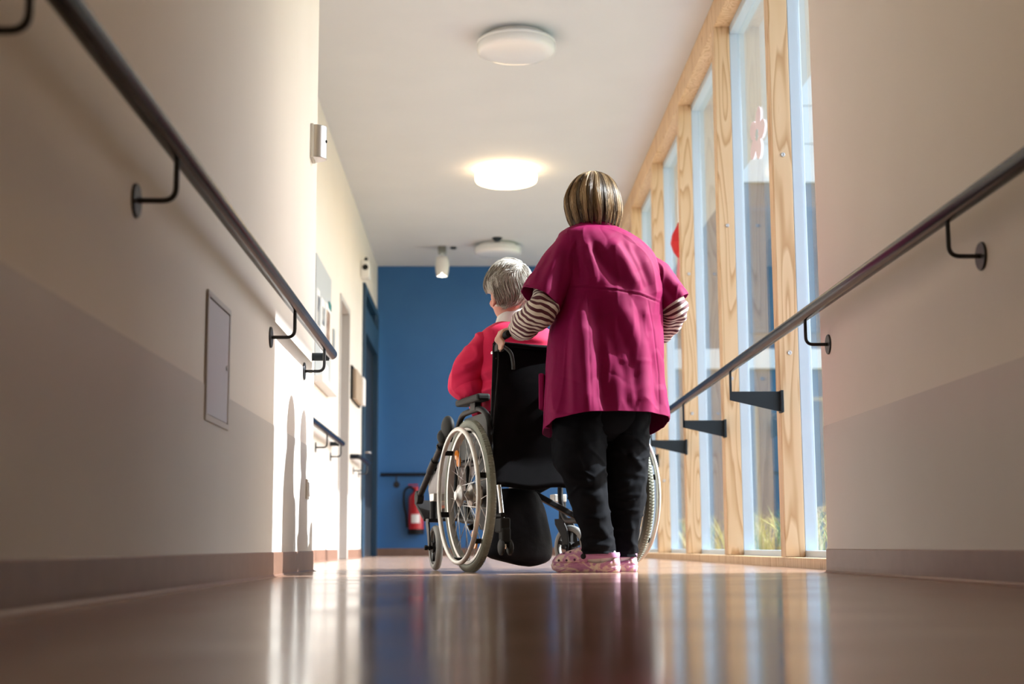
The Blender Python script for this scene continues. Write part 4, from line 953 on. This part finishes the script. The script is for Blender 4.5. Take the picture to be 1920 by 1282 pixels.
# socks and clogs ---------------------------------------------------
M['sock'] = cloth_mat('white_sock', (.72, .71, .69), (.78, .77, .75), 12., .8)
def clog_mat():
    m = mat('marbled_pink_foam', rough=.55); tc = nd(m, 'ShaderNodeTexCoord'); n = nd(m, 'ShaderNodeTexNoise', Scale=16., Detail=3., Distortion=3.5); ln(m, tc.outputs['Object'], n.inputs['Vector'])
    mp = nd(m, 'ShaderNodeMapping'); mp.inputs['Scale'].default_value = (.55, 1, 1.3); ln(m, tc.outputs['Object'], mp.inputs[0]); ln(m, mp.outputs[0], n.inputs['Vector'])
    r = ramp(m, [(.30, (.44, .17, .36)), (.46, (.56, .26, .44)), (.54, (.74, .52, .50)), (.64, (.78, .66, .55))]); ln(m, n.outputs['Fac'], r.inputs[0]); ln(m, r.outputs[0], bsdf(m).inputs['Base Color']); return m
M['clog'] = clog_mat(); M['strapm'] = mat('lilac_foam_strap', (.52, .24, .46), .5)
def clog(heel, mir):
    T = Matrix((LT, LN, Vector((0, 0, 1)))).transposed().to_4x4(); T = Matrix.Translation(heel) @ T; L = .262
    W = lambda s: np.interp(s, [0, .03, .1, .25, .42, .6, .75, .87, .95, .985, 1], [.012, .024, .034, .037, .038, .045, .049, .045, .033, .020, .006])
    S_ = np.concatenate([np.linspace(0, .1, 9)[:-1], np.linspace(.1, .9, 34)[:-1], np.linspace(.9, 1, 10)])
    V = []; ns = 40
    lay = [(0, .93), (.004, 1.0), (.022, 1.03), (.026, 1.0), (.030, 1.02), (.046, .99)]
    out = [(s, W(s)) for s in S_]+[(s, -W(s)) for s in S_[::-1]]
    sole = MB(); n = len(out); vs = []
    for z, k in lay:
        for s, w_ in out:
            zz = z+(.012*max(0, (s-.82)/.18)**2 if z < .03 else 0)*(1 if z < .01 else .6)
            if z > .04: zz = .046+(.012 if s < .06 else 0)-.010*math.exp(-((s-.3)/.14)**2)
            vs.append(((s-.5)*L*k+.5*L, w_*k, zz))
    sole.add(vs, [(i*n+j, i*n+(j+1) % n, (i+1)*n+(j+1) % n, (i+1)*n+j) for i in range(len(lay)-1) for j in range(n)]+[tuple(reversed(range(n)))])
    # toe dome
    su = np.linspace(.44, .998, 26); va = np.linspace(0, pi, 24); vs = []
    for s in su:
        H = np.interp(s, [.44, .52, .62, .75, .87, .95, .985, 1], [.064, .062, .056, .046, .036, .024, .012, .002]); w_ = W(s)*1.02
        for a in va: vs.append((s*L+(-.022 if s < .5 else 0)*sin(a)*(.5-s)/.06, w_*cos(a)*(1-.06*sin(a)), .036+H*sin(a)**.8))
    na = len(va); k0 = len(sole.v)
    sole.add(vs, [(i*na+j, (i+1)*na+j, (i+1)*na+j+1, i*na+j+1) for i in range(len(su)-1) for j in range(na-1)])
    sole.v = [tuple(T @ Vector(p)) for p in sole.v]
    c = obj('clog', sole, 'clog', nu, smooth=60, solid=.004)
    st = [(.50*L, .048, .060), (.36*L, .047, .061), (.18*L, .043, .064), (.05*L, .034, .067), (-.005*L, 0, .067), (.05*L, -.034, .067), (.18*L, -.043, .064), (.36*L, -.047, .061), (.50*L, -.048, .060)]
    pth = smooth_path(st, 6); sm = MB(); vs = []
    for i_, p in enumerate(pth):
        d_ = (pth[min(i_+1, len(pth)-1)]-pth[max(i_-1, 0)]); o_ = Vector((d_.y, -d_.x, 0)).normalized()
        for dz, dn in ((-.0095, -.002), (-.0095, .0025), (0, .0042), (.0095, .0025), (.0095, -.002)): vs.append(T @ (p+o_*dn+Vector((0, 0, dz))))
    sm.add(vs, [(5*i+j, 5*i+(j+1) % 5, 5*i+5+(j+1) % 5, 5*i+5+j) for i in range(len(pth)-1) for j in range(5)]+[(4, 3, 2, 1, 0), tuple(range(5*len(pth)-5, 5*len(pth)))])
    obj('heel_strap', sm, 'strapm', c, smooth=60)
    for q in (-1, 1): obj('rivet', MB().lathe([(.0105, -.004), (.0105, .003), (.008, .005), (.003, .0055)], 20, disc_T(T @ Vector((.485*L, q*.0505, .062)), (T.to_3x3() @ Vector((0, q, .15))))), 'black', c, smooth=40)
    for s, a in [(.62, .16), (.74, .16), (.86, .2), (.62, pi-.16), (.74, pi-.16), (.86, pi-.2), (.70, .9), (.80, 1.0), (.70, pi-.9), (.80, pi-1.0), (.76, pi/2)]:
        H = np.interp(s, [.44, .52, .62, .75, .87, .95, .985, 1], [.064, .062, .056, .046, .036, .024, .012, .002]); w_ = W(s)*1.02
        p = Vector((s*L, w_*cos(a)*(1-.06*sin(a)), .036+H*sin(a)**.8)); nrm = Vector((.25, cos(a)*H, sin(a)*w_)).normalized()
        obj('vent', MB().lathe([(.0048, .0015), (.0048, .0032), (.003, .0034)], 12, disc_T(T @ p, T.to_3x3() @ Vector((.2, cos(a), sin(a)))), cap=True), mat('vent_shadow', (.09, .03, .06), .8) if 'vent' not in M else M['vent'], c)
    P, Nn, th_, t_, a_ = loft([srow(heel+LT*x+Vector((0, 0, z)), a, b) for x, z, a, b in ((.115, .030, .080, .033), (.110, .052, .075, .036), (.092, .070, .050, .037), (.070, .085, .044, .036), (.072, .125, .038, .034), (.076, .17, .036, .034))], 40, 40, axx=tuple(LT))
    P += Nn*(.002*fnoise(P, (30, 30, 60)))[..., None]
    obj('sock', grid_mesh('sk', P, cap0=True, cap1=True), 'sock', nu, smooth=180, clean=False)
    obj('sock_heel', MB().ellip(heel+LT*.045+Vector((0, 0, .058)), (.040, .034, .040)), 'sock', c, smooth=180)
M['vent'] = mat('vent_hole_shade', (.09, .03, .06), .8)  # dark disc colour stands in for the shade inside open vents
clog(fl_heel, 1); clog(fr_heel, -1)
# hair: layered bob -------------------------------------------------
YH = 5.665
wpy = [321, 324, 330, 338, 348, 360, 374, 390, 405, 418, 430]; wl_ = [1111, 1098, 1085, 1076, 1068, 1061.5, 1057.5, 1057.5, 1060, 1063, 1067]; wr2 = [1113, 1127, 1140, 1149, 1156, 1161, 1164.5, 1166.5, 1167, 1165.5, 1161]
def bob(py, th, k=1.):
    l = np.interp(py, wpy, wl_); r_ = np.interp(py, wpy, wr2); c = (l+r_)/2; a = (r_-l)/2
    zc = .1+0*py; pz = np.array([atY(1112, float(q), YH).z for q in np.ravel(py)]).reshape(np.shape(py)); pxm = YH/2667*1.011
    x = atY(1112, 380, YH).x+(c-1112)*pxm+a*pxm*k*np.cos(th); y = YH+1.06*a*pxm*k*np.sin(th); return np.stack(np.broadcast_arrays(x, y, pz), -1)
thc = np.linspace(0, 2*pi, 72, endpoint=False); pyc = np.linspace(321.5, 424, 46)
Pc = bob(pyc[:, None], thc[None, :], (.95-.13*np.clip((pyc-395)/27, 0, 1)**1.5)[:, None])
front = (np.sin(thc)[None, :] > .55) & (pyc[:, None] > 362)
Pc[..., 1] = np.where(front, np.minimum(Pc[..., 1], YH+.045), Pc[..., 1])
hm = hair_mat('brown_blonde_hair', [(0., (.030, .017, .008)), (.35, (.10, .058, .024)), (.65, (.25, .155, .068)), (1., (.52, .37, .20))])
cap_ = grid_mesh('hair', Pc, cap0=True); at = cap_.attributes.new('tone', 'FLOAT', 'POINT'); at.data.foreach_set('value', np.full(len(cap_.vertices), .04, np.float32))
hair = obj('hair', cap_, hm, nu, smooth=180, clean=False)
L_, tn, rd = [], [], []
r = np.random.default_rng(3); NH = 5200; K = 13
for i in range(NH):
    th0 = r.uniform(0, 2*pi); lay = r.random()
    isf = sin(th0) > .45
    end = (366+r.normal()*5) if isf and abs(th0-pi/2) < .85 else (406+24*lay+r.normal()*4-5*max(0, -sin(th0))*(1-lay))
    lock = math.floor(th0/(2*pi)*70+.5*sin(lay*3)); kk = (.955+.055*(1-lay))+.014*sin(lock*2.4)+r.normal()*.006
    u = np.linspace(0, 1, K); py = 321.5+(end-321.5)*u**1.12; start = r.uniform(0, .12)
    py = np.maximum(py, 321.5+start*20)
    th_ = th0+(.22*sin(lock*1.7)+.05*r.normal())*u**1.6*.45-.16*(1-u)**2*np.sign(cos(th0))*0
    turn = 1-.05*np.clip((u-.75)/.25, 0, 1)**2*(1 if lay > .3 else .3)
    p = bob(py, th_, kk*turn*np.clip(.55+u*3, 0, 1)**.15); L_.append(p)
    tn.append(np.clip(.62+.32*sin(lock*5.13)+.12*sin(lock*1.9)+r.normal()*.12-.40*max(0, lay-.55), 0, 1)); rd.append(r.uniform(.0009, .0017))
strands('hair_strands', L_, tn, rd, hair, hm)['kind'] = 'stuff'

# ================================================================= THE SEATED PERSON
YR = 6.02
rp = root('person', 'grey-haired person in red cardigan sitting in the wheelchair', 'person', WP(-.05, .2, 0))
def R_(px, py, Y=YR): return atY(px, py, Y)
rc = R_(955, 556, 6.03); RF = Vector((-.42, .91, 0)).normalized()
bmb = MB(); L2, T2 = head(bmb, rc, RF, .222)
capsule(bmb, rc+Vector((.01, -.01, -.06)), R_(962, 625, 6.04), .044, .050)
seatc = WP(-.05, .12, .60)
chain(bmb, [R_(963, 640, 6.04), R_(968, 700, 6.06), seatc], [.10, .12, .125]); capsule(bmb, R_(915, 655), R_(1020, 660, 6.12), .07, .07)
rs_l, re_l, rw_l = R_(904, 652, 6.0), R_(866, 722, 6.05), WP(-.17, .34, .69); capsule(bmb, rs_l, re_l, .042, .032); capsule(bmb, re_l, rw_l, .032, .026)
rs_r, re_r, rw_r = R_(1030, 660, 6.14), WP(.24, .10, .76), WP(.05, .36, .69); capsule(bmb, rs_r, re_r, .05, .042); capsule(bmb, re_r, rw_r, .042, .028)
hand(bmb, rw_l, rgt*.8+fwd*.5, (0, 0, -1), fwd*.6+Vector((0, 0, -.2)), .7, .92); hand(bmb, rw_r, -rgt*.8+fwd*.4, (0, 0, -1), -fwd, .7, .92)
lg_pts = []
for s_ in (-1, 1):
    hp_, kn_, an_ = WP(-.04+s_*.09, .12, .575), WP(-.03+s_*.15, .50, .575), WP(s_*.20, .84, .355); lg_pts.append((hp_, kn_, an_))
    chain(bmb, [hp_, kn_, an_], [.08, .06, .042]); capsule(bmb, an_+fwd*.02+Vector((0, 0, -.045)), an_+fwd*.10+Vector((0, 0, .07)), .038, .03)
obj('body', fuse('body', bmb, .0062, 5), skin2, rp, smooth=180, clean=False)
face_parts(L2, T2, .222/.215, rp, mat('grey_brow', (.35, .34, .32), .6))
M['cardigan'] = cloth_mat('crimson_cardigan_knit', (.55, .002, .055), (.61, .003, .067), 5., .85, .0, 420, .3)
def rrow(py, xl, xr, b, Y=YR+.02):
    p, q = atY(xl, py, Y), atY(xr, py, Y); return ((p.x+q.x)/2, Y, p.z, (q.x-p.x)/2, b)
rows = [rrow(602, 938, 992, .062, 6.05), rrow(609, 924, 1008, .082, 6.05), rrow(618, 908, 1028, .105), rrow(632, 896, 1042, .125), rrow(655, 890, 1050, .14), rrow(690, 896, 1050, .145), rrow(735, 902, 1050, .15), rrow(775, 905, 1052, .15)]
P, Nn, th, t, arc = loft(rows, 180, 130, axx=tuple((rgt*.6+Vector((1, 0, 0))*.4).normalized()), sq=.88)
P = folds(P, Nn, [([(930, 622), (990, 628), (1030, 640)], 8, .006), ([(960, 640), (1040, 650)], 5, -.006), ([(905, 700), (935, 690)], 5, .010), ([(900, 715), (930, 712)], 4, -.008), ([(903, 735), (930, 725)], 4, .008)])
P += Nn*(.005*fnoise(P, (10, 10, 10), 8))[..., None]; c1 = grid_mesh('c', P)
def rsleeve(p, rads, seed, lines, ref=(1, 0, .2)):
    P, Nn, th_, t_, a_ = loft([srow(q, *a) for q, a in zip(p, rads)], 100, 110, frames=ref); P = folds(P, Nn, lines); P += Nn*(.006*fnoise(P, (14, 14, 10), seed)+.006*(1-np.abs(fnoise(P, (9, 9, 12), seed+3)))**8)[..., None]; return grid_mesh('s', P, cap0=True, cap1=True)
c2 = rsleeve([R_(915, 640, 6.02), R_(900, 662, 6.0), R_(878, 695, 6.03), R_(868, 722, 6.09), WP(-.24, .22, .775), rw_l], [(.056, .06), (.064, .066), (.068, .068), (.062, .062), (.056, .054), (.042, .042)], 4,
             [([(865, 690), (890, 680), (905, 670)], 5, .008), ([(868, 665), (890, 655)], 5, -.004), ([(850, 712), (880, 700), (905, 695)], 5, -.007), ([(850, 728), (890, 720)], 5, .006)], (1, .2, .3))
c3 = rsleeve([R_(1022, 650, 6.12), R_(1035, 668, 6.15), WP(.25, .08, .78), WP(.22, .2, .755), rw_r], [(.056, .06), (.066, .066), (.064, .064), (.056, .056), (.042, .042)], 5, [], (1, 0, .3))
card = obj('cardigan', join_meshes('cardigan', [c1, c2, c3]), 'cardigan', rp, smooth=180, clean=False)
M['collar'] = cloth_mat('white_shirt_collar', (.68, .68, .67), (.75, .75, .74), 10., .75)
cr_ = [srow(R_(958, py, 6.05)+Vector((dx, 0, 0)), a, b) for py, dx, a, b in ((612, .008, .083, .080), (603, .004, .074, .074), (593, .004, .066, .070), (588, .004, .062, .066))]
P, Nn, th_, t_, a_ = loft(cr_, 80, 24); P[..., 2] += (.020*np.cos(th_-radians(-25)))[None, :]; P += Nn*(.003*fnoise(P, (20, 20, 20)))[..., None]
obj('shirt_collar', grid_mesh('col', P), 'collar', rp, smooth=180, clean=False, solid=.004)
M['greytr'] = cloth_mat('light_grey_trousers', (.30, .30, .31), (.37, .37, .38), 6., .8)
trs = []
for s_, (a, b, c) in zip((-1, 1), lg_pts):
    P, Nn, th_, t_, a_ = loft([srow(a, .098, .092), srow(a.lerp(b, .5), .092, .086), srow(b+Vector((0, 0, .0)), .082, .076), srow(b.lerp(c, .35)+Vector((0, 0, -.02)), .080, .078), srow(b.lerp(c, .75)+Vector((0, 0, -.02)), .076, .082), srow(c, .066, .07)], 70, 110, frames=tuple(rgt))
    P += Nn*(.008*fnoise(P, (12, 12, 12), 3)+.003*fnoise(P, (34, 34, 34), 3))[..., None]; trs.append(grid_mesh('t', P, cap0=True, cap1=True))
obj('trousers', join_meshes('trousers', trs), 'greytr', rp, smooth=180, clean=False)
for s_, (a, b, c) in zip((-1, 1), lg_pts):
    f0 = c+fwd*.045+Vector((0, 0, -.07)); f1 = c+fwd*.12+Vector((0, 0, .10)); mb = MB(); capsule(mb, f0, f1, .044, .036); capsule(mb, f0, f0.lerp(f1, .35)-fwd*.03, .044, .046)
    obj('shoe', fuse('shoe', mb, .007, 4), mat('dark_shoe', (.03, .028, .028), .5), rp, smooth=180, clean=False)
# grey hair -----------------------------------------------------------
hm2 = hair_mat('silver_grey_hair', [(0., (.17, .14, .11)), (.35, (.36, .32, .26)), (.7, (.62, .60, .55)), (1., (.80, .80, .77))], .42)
HC = R_(953, 536, 6.025); ax_, ay_, az_ = .100, .108, .114
Tr = Matrix.Rotation(math.atan2(RF.y, RF.x)-pi/2, 3, 'Z'); Trn = np.array(Tr)
crown = np.array([.35, -.55, .76]); crown /= np.linalg.norm(crown)
def onhead(D, k=1.):
    D = D/np.linalg.norm(D, axis=-1)[..., None]; q = D*np.array([ax_, ay_, az_]); q[..., 2] = np.where(q[..., 2] < 0, q[..., 2]*1.03, q[..., 2]); return np.array(HC)+(q*np.asarray(k)[..., None]) @ Trn.T
u_ = np.linspace(.02, pi-.5, 34); Dc = np.stack([np.sin(u_)[:, None]*np.cos(thc)[None, :], np.sin(u_)[:, None]*np.sin(thc)[None, :], np.broadcast_to(np.cos(u_)[:, None], (34, 72))], -1)
ss = lambda x: np.clip(x, 0, 1)**2*(3-2*np.clip(x, 0, 1)); f1 = ss((Dc[..., 1]-.5)/.3)*ss((.35-Dc[..., 2])/.4); f2 = ss((np.abs(Dc[..., 0])-.6)/.2)*ss((-.25-Dc[..., 2])/.15)*ss((Dc[..., 1]+.4)/.2); f1 = np.maximum(f1, ss((Dc[..., 1]-.2)/.2)*ss((-.3-Dc[..., 2])/.2)); kc = .95-.27*np.maximum(f1, f2)
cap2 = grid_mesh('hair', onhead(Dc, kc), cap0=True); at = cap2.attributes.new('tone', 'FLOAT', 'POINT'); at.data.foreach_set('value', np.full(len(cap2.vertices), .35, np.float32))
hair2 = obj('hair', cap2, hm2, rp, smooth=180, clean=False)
L_, tn, rd = [], [], []; NH = 4600; K = 12
e1_ = np.cross(crown, [0, 0, 1.]); e1_ /= np.linalg.norm(e1_); e2_ = np.cross(crown, e1_)
while len(L_) < NH:
    a = r.uniform(0, 2*pi); g0 = r.uniform(0.02, 1.75)**1.0; lay = r.random(); lock = math.floor(a/(2*pi)*26+g0*2.2); ln_ = r.uniform(.45, .85)
    u = np.linspace(0, 1, K); g = g0+ln_*u; aa = a+(.35+.25*sin(lock*2.1))*u**1.3*(.8)+.12*np.sin(u*5+lock)
    D = np.cos(g)[:, None]*crown+np.sin(g)[:, None]*(np.cos(aa)[:, None]*e1_+np.sin(aa)[:, None]*e2_)
    zlim = -.80 if True else 0
    e = D[-1]
    if (e[2] < -.93) or (e[1] > .66 and e[2] < .12) or (e[1] > .3 and e[2] < -.38) or (abs(e[0]) > .66 and e[2] < -.34 and e[1] > -.22): continue
    kk = .955+.05*lay+.05*np.sin(pi*u)*(.5+.9*sin(lock*3.3))+.022*sin(lock*1.3)-.04*u**3+.03*max(0, crown @ D[0])
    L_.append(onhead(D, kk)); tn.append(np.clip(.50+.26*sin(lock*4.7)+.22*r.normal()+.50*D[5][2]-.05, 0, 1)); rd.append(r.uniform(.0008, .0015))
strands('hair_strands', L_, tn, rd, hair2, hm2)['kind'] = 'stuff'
